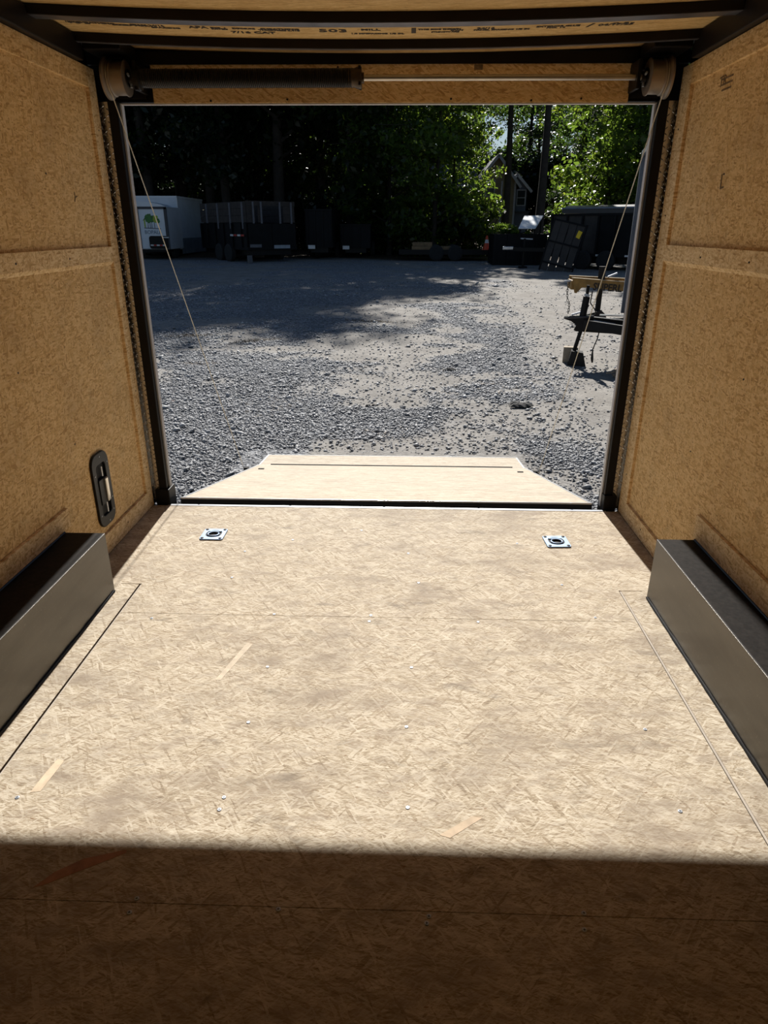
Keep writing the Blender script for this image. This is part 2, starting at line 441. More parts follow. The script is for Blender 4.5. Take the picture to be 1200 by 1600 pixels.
# walls
def wall(side):
    s = -1 if side == 'left' else 1
    X = lambda d: s * (HW + d)             # d > 0 is further out
    def bx(mb, d0, d1, y0, y1, z0, z1):
        a, b = sorted((X(d0), X(d1))); mb.box((a, y0, z0), (b, y1, z1)); return mb
    root = bx(MB(), .024, .075, Y0, .0, -.07, 2.06).build('wall_' + side, M_BLACK)
    tag(root, 'tan strand board wall on the %s of the trailer, framed by raised battens' % side, 'wall', None, 'structure')
    yi = -.075 if side == 'left' else -.108
    zb0, zb1 = (1.211, 1.286) if side == 'left' else (1.226, 1.302)
    zt = 1.903
    bx(MB(), .013, .024, Y0, -.002, 1.25, 1.985).build('wall_panel', M_WALL, root)
    bx(MB(), .0125, .024, Y0, -.002, 0.001, 1.2495).build('wall_panel', M_WALL, root)
    bx(MB(), 0, .013, yi, 0.0, 0.0, 1.979).build('batten', M_BATTEN, root, bevel=.0012)
    bx(MB(), 0, .013, Y0, yi - .0015, zt, 1.979).build('batten', M_WALL, root, bevel=.0012)
    # mid batten, its lower edge planed back towards the panel
    m = MB(); pr = [(0.0132, zb0 - .004), (.0125, zb1), (.0, zb1), (.0008, zb0 + .012)]
    vs = [(X(d), y, z) for y in (Y0, yi - .0008) for d, z in pr]
    m.add(vs, [(0, 1, 2, 3), (7, 6, 5, 4)] + [(i, (i + 1) % 4 + 0, (i + 1) % 4 + 4, i + 4) for i in range(4)])
    m.build('batten', M_BATTEN, root)
    bx(MB(), 0, .013, Y0, yi - .0015, 0.0, .092 if side == 'left' else .085).build('batten', M_BATTEN, root, bevel=.0012)
    bx(MB(), 0, .013, -3.3, -.868 if side == 'left' else -.886, .262, .338 if side == 'left' else .356).build('batten', M_BATTEN, root, bevel=.0012)
    # screw heads
    h = None
    for (y, z) in [(yi * .45, .22), (yi * .45, .62), (yi * .45, 1.02), (yi * .45, 1.42), (yi * .45, 1.75), (-.5, zb0 + .04), (-.9, zb0 + .04), (-.35, .05), (-.7, .55), (-1.0, .9), (-.55, 1.55)]:
        d = 0 if abs(y) < .1 or abs(z - zb0 - .04) < .01 or z < .06 else .0125
        if h is None:
            h = MB().lathe([(-.002, .003), (.0008, .004)], (X(d), y, z), 'x', 8).build('screw', M_BLACKB, root); b0 = (X(d), y, z)
        else:
            c = h.copy(); COL.objects.link(c); c.parent = root; c.location = (X(d) - b0[0], y - b0[1], z - b0[2])
    return root
wall_left = wall('left'); wall_right = wall('right')
# faded stamps on the boards
def wall_text(body, s, y, z, size, parent, ang=0, mat=M_INK):
    n = Vector((-s, 0, 0)); u = Vector((0, s * -1, 0)) if s > 0 else Vector((0, 1, 0)); v = n.cross(u)
    M = Matrix((u, v, n)).transposed().to_4x4() @ Matrix.Rotation(ang, 4, 'Z'); M.translation = Vector((s * (HW + .0120), y, z))
    return text('stamped_lettering', body, size, M, mat, parent)
M_FADE = simple('faded_stamp_ink', (.19, .125, .065), .9, 0, .4, 40)
wall_text('TR', 1, -.37, 1.845, .05, wall_right, 0.05, M_FADE)
wall_text('Y', -1, -.36, 1.47, .05, wall_left, -.6, M_FADE)
wall_text('L', 1, -.53, 1.50, .075, wall_right, 0.1, M_FADE)
# dark smudged scuffs of the same ink beside the stamps
for s, par, y, z in ((1, wall_right, -.43, 1.83),):
    for k in range(3):
        a, b = sorted((s * (HW + .0132), s * (HW + .0118)))
        MB().box((a, y - .05, z + .018 * k), (b, y + .03 + .01 * k, z + .018 * k + .006)).build('stamp_bar', M_FADE, par)

wf = MB().box((-1.3, Y0 - .06, -.07), (1.3, Y0, 2.1)).build('wall_front', M_WALL)
tag(wf, 'strand board front wall at the closed end of the trailer', 'wall', None, 'structure')

# ceiling: sagging deck on crosswise bows
def zdeck(x): return 2.037 + .030 * (x / 1.2) ** 2
def sag_strip(mb, y0, y1, z0, z1, x0=-1.22, x1=1.22, n=12):
    xs = [x0 + (x1 - x0) * i / n for i in range(n + 1)]
    vs = []; fs = []
    for x in xs:
        d = zdeck(x)
        vs += [(x, y0, d + z0), (x, y1, d + z0), (x, y1, d + z1), (x, y0, d + z1)]
    for i in range(n):
        a, b = 4 * i, 4 * i + 4
        for k in range(4):
            k2 = (k + 1) % 4; fs.append((a + k, a + k2, b + k2, b + k))
    fs += [(3, 2, 1, 0), tuple(4 * n + k for k in range(4))]
    mb.add(vs, fs); return mb
ceiling = sag_strip(MB(), Y0, .10, .014, .06, -1.30, 1.30).build('ceiling', M_BLACK)
tag(ceiling, 'strand board roof deck with stamped lettering between dark steel bows', 'ceiling', None, 'structure')
for a, b in ((-.188, .09), (-.541, -.191), (-1.76, -.544), (-2.98, -1.763), (-4.2, -2.983), (Y0, -4.203)):
    sag_strip(MB(), a, b, 0, .013, -1.225, 1.225).build('ceiling_panel', M_CEIL, ceiling)
def bow(y0, y1):
    o = sag_strip(MB(), y0, y1, -.030, -.0004).build('roof_bow', M_BOW, ceiling)
    f = sag_strip(MB(), y0 + .004, y1 + .001, -.0318, -.0302).build('bow_flange', simple('lit_bow_underside', (.16, .16, .18), .35, .6, .35, 14), ceiling)  # underside greyed to hold the light it catches from below
bow(-.572, -.512); bow(-.207, -.183)
for k in range(1, 15): bow(-.572 - .37 * k, -.512 - .37 * k)
for s, nm in ((-1, 'left'), (1, 'right')):
    a, b = sorted((s * 1.203, s * 1.262))
    MB().box((a, Y0, 1.981), (b, -.15, 2.062)).build('roof_rail', M_BOW, ceiling, bevel=.004)
    a, b = sorted((s * 1.05, s * 1.20))
    MB().box((a, -.16, 2.018), (b, .02, 2.06)).build('corner_bracket', M_BLACK, ceiling, bevel=.004)
def ctext(body, x, y, size, wide=1.0):
    z = zdeck(x) - .0009
    M = Matrix.Translation((x, y, z)) @ Matrix.Rotation(-math.atan(.0417 * x), 4, 'Y') @ Matrix.Rotation(PI, 4, 'X')
    text('stamped_lettering', body, size, M, M_INK, ceiling, .0003, 'LEFT', wide, .0012)
Y1, Y2 = -.333, -.290
ctext('///// SHEATHING', -1.17, Y1 - 0.011, .026, 1.0); ctext('SPAN 24/16', -.93, Y1 - 0.007, .028, .9)
ctext('PS 2', -1.16, Y1, .034, 1.3); ctext('SIZED FOR', -1.0, Y1, .022, 1.3); ctext('SPACING', -.86, Y1 + 0.017, .022, 1.2)
ctext('APA', -.715, Y1, .040, .95); ctext('EXP. 1', -.635, Y1 - 0.004, .022, 1.0); ctext('RATED', -.635, Y1 + 0.011, .022, .9)
ctext('EXPOSURE', -.555, Y1 - 0.003, .022, .8); ctext('7/16 CAT', -.57, Y2 + .01, .036, 1.15); ctext('SHEATHING', -.45, Y1 - 0.003, .024, 1.1)
ctext('THICKNESS 0.418', -.46, Y1 + 0.013, .020, 1.0)
ctext('503', -.238, Y1 + 0.022, .056, 1.3)
ctext('MILL', -.08, Y1 - 0.001, .03, 1.2); ctext('1.8 MPSPACING 1/8 IN.', -.12, Y2 + .006, .020, 1.0)
ctext('THIS SIDE DOWN', .13, Y1 - 0.002, .022, .9); ctext('STRENGTH AXIS', .18, Y2 - .008, .020, .7)
ctext('SPAN', .25, Y1 + 0.015, .024, .8); ctext('24/16', .345, Y1 - 0.001, .030, .95); ctext('PANEL SPACING 1/8 IN', .335, Y1 + 0.018, .020, 1.0)
ctext('EXTERIOR GLUE', .56, Y1 - 0.003, .024, .9); ctext('NO. 14', .60, Y1 + 0.015, .022, 1.0)
ctext('/', .745, Y1 + 0.015, .060, 1.3); ctext('04/17/25', .785, Y1 + 0.009, .036, 1.0); ctext('C  B', .83, Y1 - 0.005, .028, 1.2)
MB().box((.106, -.362, zdeck(.11) - .0012), (.123, -.295, zdeck(.11) - .0003)).build('stamp_bar', M_INK, ceiling)

# rear wall: header panel, frame posts, tread plate corners
hd = MB().box((-1.262, .046, 1.866), (1.262, .085, 2.09))
hd.box((-1.262, .020, 2.0), (1.262, .05, 2.045))
wall_rear = hd.build('wall_rear', M_BLACK)
tag(wall_rear, 'black header beam with strand board panel above the ramp opening', 'header', None, 'structure')
MB().box((-.998, .030, 1.8605), (1.027, .046, 2.001)).build('header_panel', M_HEAD, wall_rear, bevel=.001)
MB().box((-1.15, .034, 1.8555), (1.152, .062, 1.8600)).build('weather_strip', M_STRIP, wall_rear)
for x, z in ((-.93, 1.985), (-.75, 1.868), (.28, 1.874), (.83, 1.874), (.62, 1.868), (-.42, 1.873), (-.2, 1.99)):
    MB().lathe([(-.004, .004), (.001, .0045)], (x, .030, z), 'y', 8).build('screw', M_BLACKB, wall_rear)
M0 = Matrix.Translation((.377, .0294, 1.982)) @ Matrix.Rotation(PI / 2, 4, 'X')
text('stamped_lettering', 'CE', .022, M0, M_FADE, wall_rear); MB().box((.372, .0294, 1.978), (.408, .0299, 1.998)).build('stamp_bar', M_FADE, wall_rear)

def rear_post(side):
    s = -1 if side == 'left' else 1
    nm = 'trim_1' if side == 'left' else 'trim_2'
    def bx(mb, x0, x1, y0, y1, z0, z1):
        a, b = sorted((s * x0, s * x1)); mb.box((a, y0, z0), (b, y1, z1)); return mb
    root = bx(MB(), 1.154, 1.196, .012, .085, -.05, 1.866).build(nm, M_BLACK, None, bevel=.003)
    tag(root, 'black steel door post with diamond tread plate beside the %s wall' % side, 'door post', None, 'structure')
    bx(MB(), 1.1965, 1.30, .030, .036, 0.0, 1.866).build('tread_plate', M_TREAD, root)
    bx(MB(), 1.232, 1.236, .0005, .030, 0.0, 1.866).build('tread_plate', M_TREADB, root)
    bx(MB(), 1.236, 1.30, .0005, .030, -.05, 1.98).build('corner_filler', M_BLACK, root)
    # raised diamonds
    d = MB()
    for k in range(76):
        z = .03 + k * .0241
        for col, (x, w) in enumerate(((1.206, .010), (1.222, .010))):
            zz = z + (.012 if col else 0); a = (PI / 4 if (k + col) % 2 else -PI / 4)
            M = Matrix.Translation((s * x, .030, zz)) @ Matrix.Rotation(a, 4, 'Y')
            L, W, H = .0095, .0028, .0020
            d.add([(-L, 0, 0), (0, 0, -W), (L, 0, 0), (0, 0, W), (-L * .35, -H, 0), (L * .35, -H, 0)], [(0, 1, 5, 4), (1, 2, 5), (2, 3, 4, 5), (3, 0, 4)], M)
        a = PI / 4 if k % 2 else -PI / 4
        M = Matrix.Translation((s * 1.232, .010 + (.011 if k % 2 else 0), z)) @ Matrix.Rotation(a, 4, 'X')
        L, W, H = .0095, .0028, .0020
        d.add([(0, -L, 0), (0, 0, -W), (0, L, 0), (0, 0, W), (-s * H, -L * .35, 0), (-s * H, L * .35, 0)], [(0, 1, 5, 4), (1, 2, 5), (2, 3, 4, 5), (3, 0, 4)], M)
    dd = d.build('tread_diamonds', M_TREAD, root); dd['kind'] = 'stuff'
    bx(MB(), 1.147, 1.154, .045, .075, .005, 1.8555).build('weather_strip', M_STRIP, root)
    bx(MB(), 1.140 if side == 'left' else 1.15, 1.215, -.004, .10, -.05, .085).build('hinge_block', M_BLACK, root, bevel=.004)
    return root
trim_1 = rear_post('left'); trim_2 = rear_post('right')

# ------------------------------------------------------------------ spring lift assembly above the opening
ZS, YS = 1.936, -.055
sp = thing('door_spring_assembly', (0, YS, ZS), 'torsion spring on a steel shaft with cable drums above the opening', 'door spring')
MB().tube([(-1.14, YS, ZS), (1.14, YS, ZS)], .0115, 14).build('shaft', M_SHAFT, sp, smooth=True)
helix = [( -1.005 + .875 * t / (112 * 10), YS + .032 * math.cos(2 * PI * t / 10), ZS + .032 * math.sin(2 * PI * t / 10)) for t in range(112 * 10 + 1)]
hs = MB().tube(helix, .0041, 5); hs.build('spring', M_SPRING, sp, smooth=True)
MB().tube([(-1.0, YS, ZS), (-.135, YS, ZS)], .0295, 14).build('spring_liner', M_BLACKB, sp, smooth=True)
w = MB().lathe([(-.165, .026), (-.160, .033), (-.155, .030), (-.148, .035), (-.142, .031), (-.135, .036), (-.125, .034), (-.112, .040), (-.095, .040), (-.094, .020), (-.085, .020)], (0, YS, ZS), 'x', 20)
cone = w.build('winding_cone', simple('brass_painted_cone', (.06, .042, .026), .4, .6, .3, 30), sp, smooth=True)
for a in (.6, 2.2, 3.8, 5.4):
    c = Vector((-.102, YS + .043 * math.cos(a), ZS + .043 * math.sin(a)))
    MB().cbox(c, (.010, .010, .010)).build('set_screw', M_SPRING, cone)
MB().lathe([(-1.045, .024), (-1.04, .044), (-1.015, .044), (-1.01, .034), (-.99, .034)], (0, YS, ZS), 'x', 20).build('spring_cone', M_BLACKB, sp, smooth=True)
for s in (-1, 1):
    prof = [(1.068, .052), (1.070, .066), (1.074, .066), (1.076, .061), (1.124, .061), (1.127, .066), (1.131, .066), (1.134, .061), (1.139, .061), (1.143, .070), (1.147, .078), (1.155, .078), (1.158, .055)]
    d = MB().lathe([(s * h, r) for h, r in (prof if s > 0 else prof)], (0, YS, ZS), 'x', 40)
    if s < 0: d.f = [q[::-1] for q in d.f]
    dr = d.build('cable_drum', M_DRUM, sp, smooth=True)
    MB().lathe([(s * 1.046, .020), (s * 1.062, .020), (s * 1.063, .034), (s * 1.068, .034)] if s > 0 else [(s * 1.068, .034), (s * 1.063, .034), (s * 1.062, .020), (s * 1.046, .020)], (0, YS, ZS), 'x', 16).build('drum_hub', M_SPRING, dr, smooth=True)
    for a in (.9, 2.8, 4.6):
        MB().tube([(s * 1.056, YS + .018 * math.cos(a), ZS + .018 * math.sin(a)), (s * 1.056, YS + .034 * math.cos(a), ZS + .034 * math.sin(a))], .005, 6).build('set_screw', M_SCREW, dr)
    # bearing bracket
    b = MB(); x0, x1 = sorted((s * 1.022, s * 1.036)); b.box((x0, YS - .03, ZS - .045), (x1, .044, ZS + .06))
    x0, x1 = sorted((s * 1.03, s * 1.19)); b.box((x0, .036, ZS - .06), (x1, .046, ZS + .06))
    b.build('bearing_bracket', M_BLACK, sp, bevel=.003)
for s, nm in ((-1, 'left'), (1, 'right')):
    top = (s * 1.1365, YS - .020, ZS - .058); end = (s * 1.128, 1.62, -.385)
    if s > 0: end = (1.134, 1.60, -.375)
    mid = [tuple(top[i] + (end[i] - top[i]) * t for i in range(3)) for t in (0, .25, .5, .75, 1)]
    wrap = [(s * 1.1365, YS + .063 * math.cos(a), ZS + .063 * math.sin(a)) for a in (2.0, 2.4, 2.8, 3.2, 3.6, 4.0, 4.4)]
    c = MB().tube(wrap + mid[1:], .0025, 6)
    c.tube([(end[0], end[1] - .03, end[2] + .035), (end[0], end[1] + .004, end[2] - .008)], .005, 8)
    o = c.build('lift_cable', M_CABLE, None, smooth=True)
    tag(o, 'thin steel lift cable slanting from the %s drum down to the ramp edge' % nm, 'cable')

# ------------------------------------------------------------------ wheel boxes
def wheel_box(s, nm):
    xin = 1.0711 if s < 0 else 1.086
    yend = -.925 if s < 0 else -.904
    h = .2565
    root = thing('wheel_box', (s * 1.15, yend, 0), 'black steel wheel box on the floor along the %s wall' % nm, 'wheel box')
    def X(a, b): return sorted((s * a, s * b))
    a, b = X(xin, xin + .004)
    MB().box((a, -3.2, .001), (b, yend, h)).build('side_plate', M_BOX, root, bevel=.0015)
    a, b = X(xin + .0035, 1.2295)
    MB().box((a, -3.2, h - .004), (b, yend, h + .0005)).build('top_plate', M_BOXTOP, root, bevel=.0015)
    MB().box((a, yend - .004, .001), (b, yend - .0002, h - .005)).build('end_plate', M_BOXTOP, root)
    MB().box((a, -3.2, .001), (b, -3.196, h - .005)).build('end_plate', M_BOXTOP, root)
    rnd = random.Random(5 if s < 0 else 6)
    pts = [(s * (xin - .003), yend - .01 - k * .05, .002 + rnd.uniform(0, .002)) for k in range(44)]
    MB().tube(pts, [.005 + rnd.uniform(-.001, .0015) for _ in pts], 6).build('sealant_bead', M_CAULK, root, smooth=True)
    ed = MB().tube([(s * (xin + .0015), -3.2, h - .001), (s * (xin + .0015), yend, h - .001)], .0013, 6)  # bright thin tube drawing the highlight along the box edge
    ed.build('edge_highlight', simple('edge_highlight_metal', (.35, .35, .36), .4, 1.0, .1, 30), root, smooth=True)
    pts = [(s * 1.2285, yend - .005 - k * .1, h + .003) for k in range(23)]
    MB().tube(pts, .004, 6).build('sealant_bead', simple('blue_black_sealant', (.015, .022, .05), .35), root, smooth=True)
wheel_box(-1, 'left'); wheel_box(1, 'right')

# ------------------------------------------------------------------ floor tie-down rings
def tie_ring():
    r = thing('tie_down_ring', (0, 0, 0), 'x', 'tie-down ring', 'recessed tie-down rings')
    mb = MB(); o = rrect(0, 0, .112, .122, .012, 4)
    def inner(n):
        out = []
        for k in range(n):
            a = PI / 2 * (k // 5) + (PI / 2) * ((k % 5) / 4.0)
            out.append(None)
        return rrect(0, .004, .074, .078, .030, 4)
    frame_ring(mb, o, inner(20), 0.0004, .0055, 'xy')
    mb.build('plate', M_ZINC, r, bevel=.0012)
    MB().prism(rrect(0, .004, .076, .080, .030, 4), .0002, .0010).build('cup', M_DARK, r)
    lip = MB(); frame_ring(lip, rrect(0, .004, .074, .078, .030, 4), rrect(0, -.002, .060, .062, .028, 4), .0010, .0030, 'xy'); lip.build('cup_lip', M_SPRING, r)
    ring = MB(); pts = [(.026 * math.cos(a), -.006 + .024 * math.sin(a), .0065) for a in [2 * PI * k / 20 for k in range(21)]]
    ring.tube(pts, .0046, 8); ring.build('ring', M_ZINC, r, smooth=True)
    MB().box((-.030, .022, .003), (.030, .034, .0085)).build('clip', M_ZINC, r, bevel=.002)
    for sx in (-1, 1):
        for sy in (-1, 1):
            MB().lathe([(.004, .0075), (.0075, .0075), (.0085, .005)], (sx * .043, sy * .049, 0), 'z', 10).build('bolt', M_SPRING, r)
    return r
d1 = tie_ring(); d1.location = (-.809, -.376, .0004); d1['label'] = 'zinc tie-down ring plate in the floor nearer the left wall'
d2 = copy_tree(d1); d2.location = (.828, -.400, .0004); d2.rotation_euler.z = .05; d2['label'] = 'zinc tie-down ring plate in the floor nearer the right wall'

# ------------------------------------------------------------------ recessed latch in the left wall
hx = -(HW + .0125)
lt = thing('recessed_latch', (hx, -.535, .29), 'black recessed latch with bright paddle low on the left wall', 'latch')
yc, zc = -.535, .292
bz = MB(); frame_ring(bz, rrect(yc, zc, .165, .335, .05, 5), rrect(yc, zc, .092, .235, .018, 5), hx + .0003, hx + .012, 'yz'); bz.build('bezel', M_BLACKB, lt, bevel=.003)
MB().prism(rrect(yc, zc, .094, .237, .018, 5), hx + .0004, hx + .0012, 'yz').build('cup', M_DARK, lt)
MB().box((hx + .001, yc - .046, zc - .062), (hx + .016, yc + .028, zc + .052)).build('latch_body', M_BLACKB, lt, bevel=.002)
MB().box((hx + .012, yc + .004, zc - .060), (hx + .024, yc + .030, zc + .050)).build('paddle', simple('chrome_paddle', (.62, .58, .52), .2, 1.0, .1, 20), lt, bevel=.004)
for z0, z1 in ((.058, .102), (-.112, -.066)):
    MB().tube([(hx + .009, yc + .010, zc + z0), (hx + .009, yc + .010, zc + z1)], .0032, 8).build('pin', M_SILVER, lt, smooth=True)
for y, z in ((0, .150), (.066, .108), (-.066, .080), (-.066, -.105), (.066, -.06), (.005, -.152), (.06, -.118)):
    MB().lathe([(.010, .0045), (.0135, .0042), (.0142, .002)], (hx, yc + y, zc + z), 'x', 8).build('screw', M_SCREW, lt)

# ------------------------------------------------------------------ the ramp door, lowered
rp = thing('ramp_door', (0, .05, 0), 'pale strand board ramp door with bright metal edging, lowered onto the gravel', 'ramp')
RA = math.atan2(.470, 1.935)
MR = Matrix.Translation((0, .05, .020)) @ Matrix.Rotation(-RA, 4, 'X')
LR = 1.991
MB().box((-1.088, .012, -.018), (1.095, LR - .012, -.001), MR).build('ramp_board', M_RAMP, rp)
e = MB(); e.box((-1.10, 0, -.007), (1.107, .016, .0015), MR); e.build('edge_trim', M_SILVER, rp, bevel=.001)
for x0, x1 in ((-1.10, -1.086), (1.093, 1.107)):
    MB().box((x0, .0162, -.040), (x1, LR, .0012), MR).build('edge_trim', M_SILVER, rp, bevel=.001)
MB().box((-1.085, LR - .014, -.04), (1.092, LR, -.0014), MR).build('edge_trim', M_SILVER, rp, bevel=.001)
MB().box((-1.10, .001, -.075), (1.107, .05, -.0305), MR).build('hinge_edge', M_BLACK, rp)
MB().box((-1.10, .0015, -.0305), (1.107, .0118, -.0072), MR).build('edge_bar', M_BLACK, rp)
MB().box((-1.10, .05, -.06), (1.107, LR, -.041), MR).build('ramp_skin', M_BLACK, rp)
hg = MB().tube([(-1.12, .035, -.020), (1.13, .035, -.020)], .013, 10); hg.build('hinge', M_BLACK, rp, smooth=True)
for x in (-.99, -.5, 0, .5, .99):
    MB().lathe([(.0, .006), (.003, .005)], (0, 0, 0), 'z', 8).build('screw', M_SCREW, rp).matrix_local = Matrix.Translation((0, 0, 0.02)) @ Matrix.Rotation(-RA, 4, 'X') @ Matrix.Translation((x, .03, .0005))
for x in (-1.0, 1.0):
    kp = MB(); kp.box((x - .022, 1.60, -.0005), (x + .022, 1.63, .006), MR); kp.build('catch_plate', M_SPRING, rp, bevel=.002)
    ca = MB(); xx = 1.115 * (1 if x > 0 else -1); ca.box((xx - .014, 1.58, -.03), (xx + .014, 1.64, .012), MR); ca.build('cable_anchor', M_BLACK, rp, bevel=.002)
# flap
FA = math.atan2(.045, .42)
P1 = MR @ Vector((0, LR + .012, -.004))
MF = Matrix.Translation(P1) @ Matrix.Rotation(-FA, 4, 'X')
fl = MB(); fl.box((-1.0, 0, -.016), (1.0, .40, -.001), MF); flap = fl.build('flap', M_RAMP, rp)
fe = MB(); fe.box((-1.105, .40, -.02), (1.105, .412, .001), MF)
fe.build('flap_edge', M_SILVER, flap)
for s in (-1, 1):
    x0, x1 = sorted((s * 1.0, s * 1.09)); MB().box((x0, 0, -.016), (x1, .40, -.001), MF).build('flap_board', M_RAMP, flap)
    x0, x1 = sorted((s * 1.09, s * 1.105)); MB().box((x0, 0, -.018), (x1, .40, .001), MF).build('flap_edge', M_SILVER, flap)
MB().tube([MR @ Vector((-1.0, LR + .005, .001)), MR @ Vector((1.0, LR + .005, .001))], .006, 8).build('flap_hinge', M_BLACK, flap, smooth=True)
MB().box((-1.1, .02, -.06), (1.1, .39, -.02), MF).build('flap_skin', M_BLACK, flap)

# ------------------------------------------------------------------ outdoors: ground and gravel
def zg(x, y): return -.57 + .022 * y
def vnoise(x, y, seed=0):
    x = np.asarray(x, float); y = np.asarray(y, float)
    xi = np.floor(x); yi = np.floor(y); fx = x - xi; fy = y - yi
    fx = fx * fx * (3 - 2 * fx); fy = fy * fy * (3 - 2 * fy)
    def h(a, b):
        v = np.sin(a * 127.1 + b * 311.7 + seed * 74.7) * 43758.5453
        return v - np.floor(v)
    return (h(xi, yi) * (1 - fx) + h(xi + 1, yi) * fx) * (1 - fy) + (h(xi, yi + 1) * (1 - fx) + h(xi + 1, yi + 1) * fx) * fy
def fbm(x, y, seed=0, oct_=4):
    t = 0; a = .5; f = 1.0
    for k in range(oct_):
        t = t + a * vnoise(x * f, y * f, seed + k * 13); a *= .5; f *= 2.03
    return t / .94
def sandy(x, y):
    """1 where bare sandy dirt shows, 0 where gravel lies thick"""
    x = np.asarray(x, float); y = np.asarray(y, float)
    edge = x - (1.35 + .10 * y) + 1.5 * (fbm(x * .8, y * .45, 3) - .5)
    right = np.clip(edge / .7 + .5, 0, 1)
    patches = np.clip((fbm(x * .55 + 5, y * .8, 9) - .54) / .08, 0, 1) * .9
    mid = np.clip((fbm(x * 1.1, y * 1.6 + 4, 21) - .56) / .08, 0, 1) * .85
    near = np.clip((np.clip(y, 0, 20) - 3.0) / 3.0, 0, 1); near = np.where(x > -.8, np.maximum(near, .95), near)
    patches = patches * near; mid = mid * near
    return np.maximum(np.maximum(right * (0.78 + .3 * fbm(x * 2.1, y * 2.1, 5)), patches), mid).clip(0, 1)
def bumps(x, y):
    return .030 * (fbm(x * .9, y * .9, 2) - .5) + .020 * (fbm(x * 4, y * 4, 7, 3) - .5)
xs = np.concatenate([np.linspace(-70, -9, 40)[:-1], np.linspace(-9, 9, 190), np.linspace(9, 70, 40)[1:]])
ys = np.concatenate([np.linspace(-40, .4, 24)[:-1], np.linspace(.4, 14, 190), np.linspace(14, 40, 120)[1:], np.linspace(40, 140, 40)[1:]])
GX, GY = np.meshgrid(xs, ys)
flat_ = np.clip((np.abs(GX) > 1.3) | (GY > 2.6), 0, 1)
GZ = zg(GX, GY) + bumps(GX, GY) * flat_
nv = GX.size; nx, ny = len(xs), len(ys)
co = np.stack([GX.ravel(), GY.ravel(), GZ.ravel()], 1).astype(np.float32)
idx = np.arange(nv).reshape(ny, nx)
quads = np.stack([idx[:-1, :-1].ravel(), idx[:-1, 1:].ravel(), idx[1:, 1:].ravel(), idx[1:, :-1].ravel()], 1)
def np_mesh(name, co, faces, k, mat, attr=None, smooth=False):
    me = bpy.data.meshes.new(name)
    me.vertices.add(len(co)); me.vertices.foreach_set('co', np.ascontiguousarray(co, np.float32).ravel())
    me.loops.add(faces.size); me.loops.foreach_set('vertex_index', np.ascontiguousarray(faces, np.int32).ravel())
    me.polygons.add(len(faces)); me.polygons.foreach_set('loop_start', np.arange(0, faces.size, k, dtype=np.int32))
    if attr is not None:
        for an, av in attr.items():
            a = me.attributes.new(an, 'FLOAT', 'POINT'); a.data.foreach_set('value', np.ascontiguousarray(av, np.float32))
    me.update(calc_edges=True); me.validate()
    if smooth: me.polygons.foreach_set('use_smooth', np.ones(len(faces), bool))
    me.materials.append(mat)
    return me
def attr_node(nt, name):
    a = nt.nodes.new('ShaderNodeAttribute'); a.attribute_name = name; return a
def ground_mat():
    m, nt, b = new_mat('gravel_yard')
    tc = nt.nodes.new('ShaderNodeTexCoord'); P = tc.outputs['Object']
    sand = attr_node(nt, 'sand').outputs['Fac']; lit = attr_node(nt, 'litter').outputs['Fac']
    vo = nt.nodes.new('ShaderNodeTexVoronoi'); vo.inputs['Scale'].default_value = 34.0; nt.links.new(P, vo.inputs['Vector'])
    sep = nt.nodes.new('ShaderNodeSeparateColor'); nt.links.new(vo.outputs['Color'], sep.inputs[0])
    grav = ramp(nt, sep.outputs[0], [(0.0, (.10, .104, .112)), (0.55, (.23, .236, .247)), (1.0, (.42, .43, .445))])
    n1 = noise(nt, P, 2.6, 7, .62); n2 = noise(nt, P, 30, 4, .6)
    sandc = ramp(nt, n1.outputs['Fac'], [(0.32, (.17, .155, .135)), (0.55, (.28, .262, .235)), (0.75, (.37, .345, .305))])
    sandc = mixc(nt, 0.35, sandc, ramp(nt, n2.outputs['Fac'], [(0.35, (.12, .11, .10)), (0.65, (.38, .36, .33))]))
    c = mixc(nt, sand, grav, sandc)
    litc = ramp(nt, noise(nt, P, 5, 6).outputs['Fac'], [(0.35, (.035, .024, .015)), (0.65, (.10, .066, .036))])
    c = mixc(nt, lit, c, litc)
    nt.links.new(c, b.inputs['Base Color'])
    b.inputs['Roughness'].default_value = 0.9; b.inputs['Specular IOR Level'].default_value = 0.25
    h = math_n(nt, 'ADD', math_n(nt, 'MULTIPLY', vo.outputs['Distance'], math_n(nt, 'SUBTRACT', 1.0, sand)), math_n(nt, 'MULTIPLY', n2.outputs['Fac'], .45))
    bp = nt.nodes.new('ShaderNodeBump'); bp.inputs['Strength'].default_value = 0.9; bp.inputs['Distance'].default_value = 0.03
    nt.links.new(h, bp.inputs['Height']); nt.links.new(bp.outputs[0], b.inputs['Normal'])
    return m
sa = sandy(GX, GY).ravel()
li = np.clip((GY - 27.5 + 3 * (fbm(GX * .3, GY * .3, 31) - .5)) / 2.0, 0, 1).ravel()
gme = np_mesh('ground', co, quads, 4, ground_mat(), {'sand': sa, 'litter': li}, True)
ground = bpy.data.objects.new('ground', gme); COL.objects.link(ground)
tag(ground, 'gravel and sandy dirt yard stretching to the treeline', 'ground', None, 'structure')

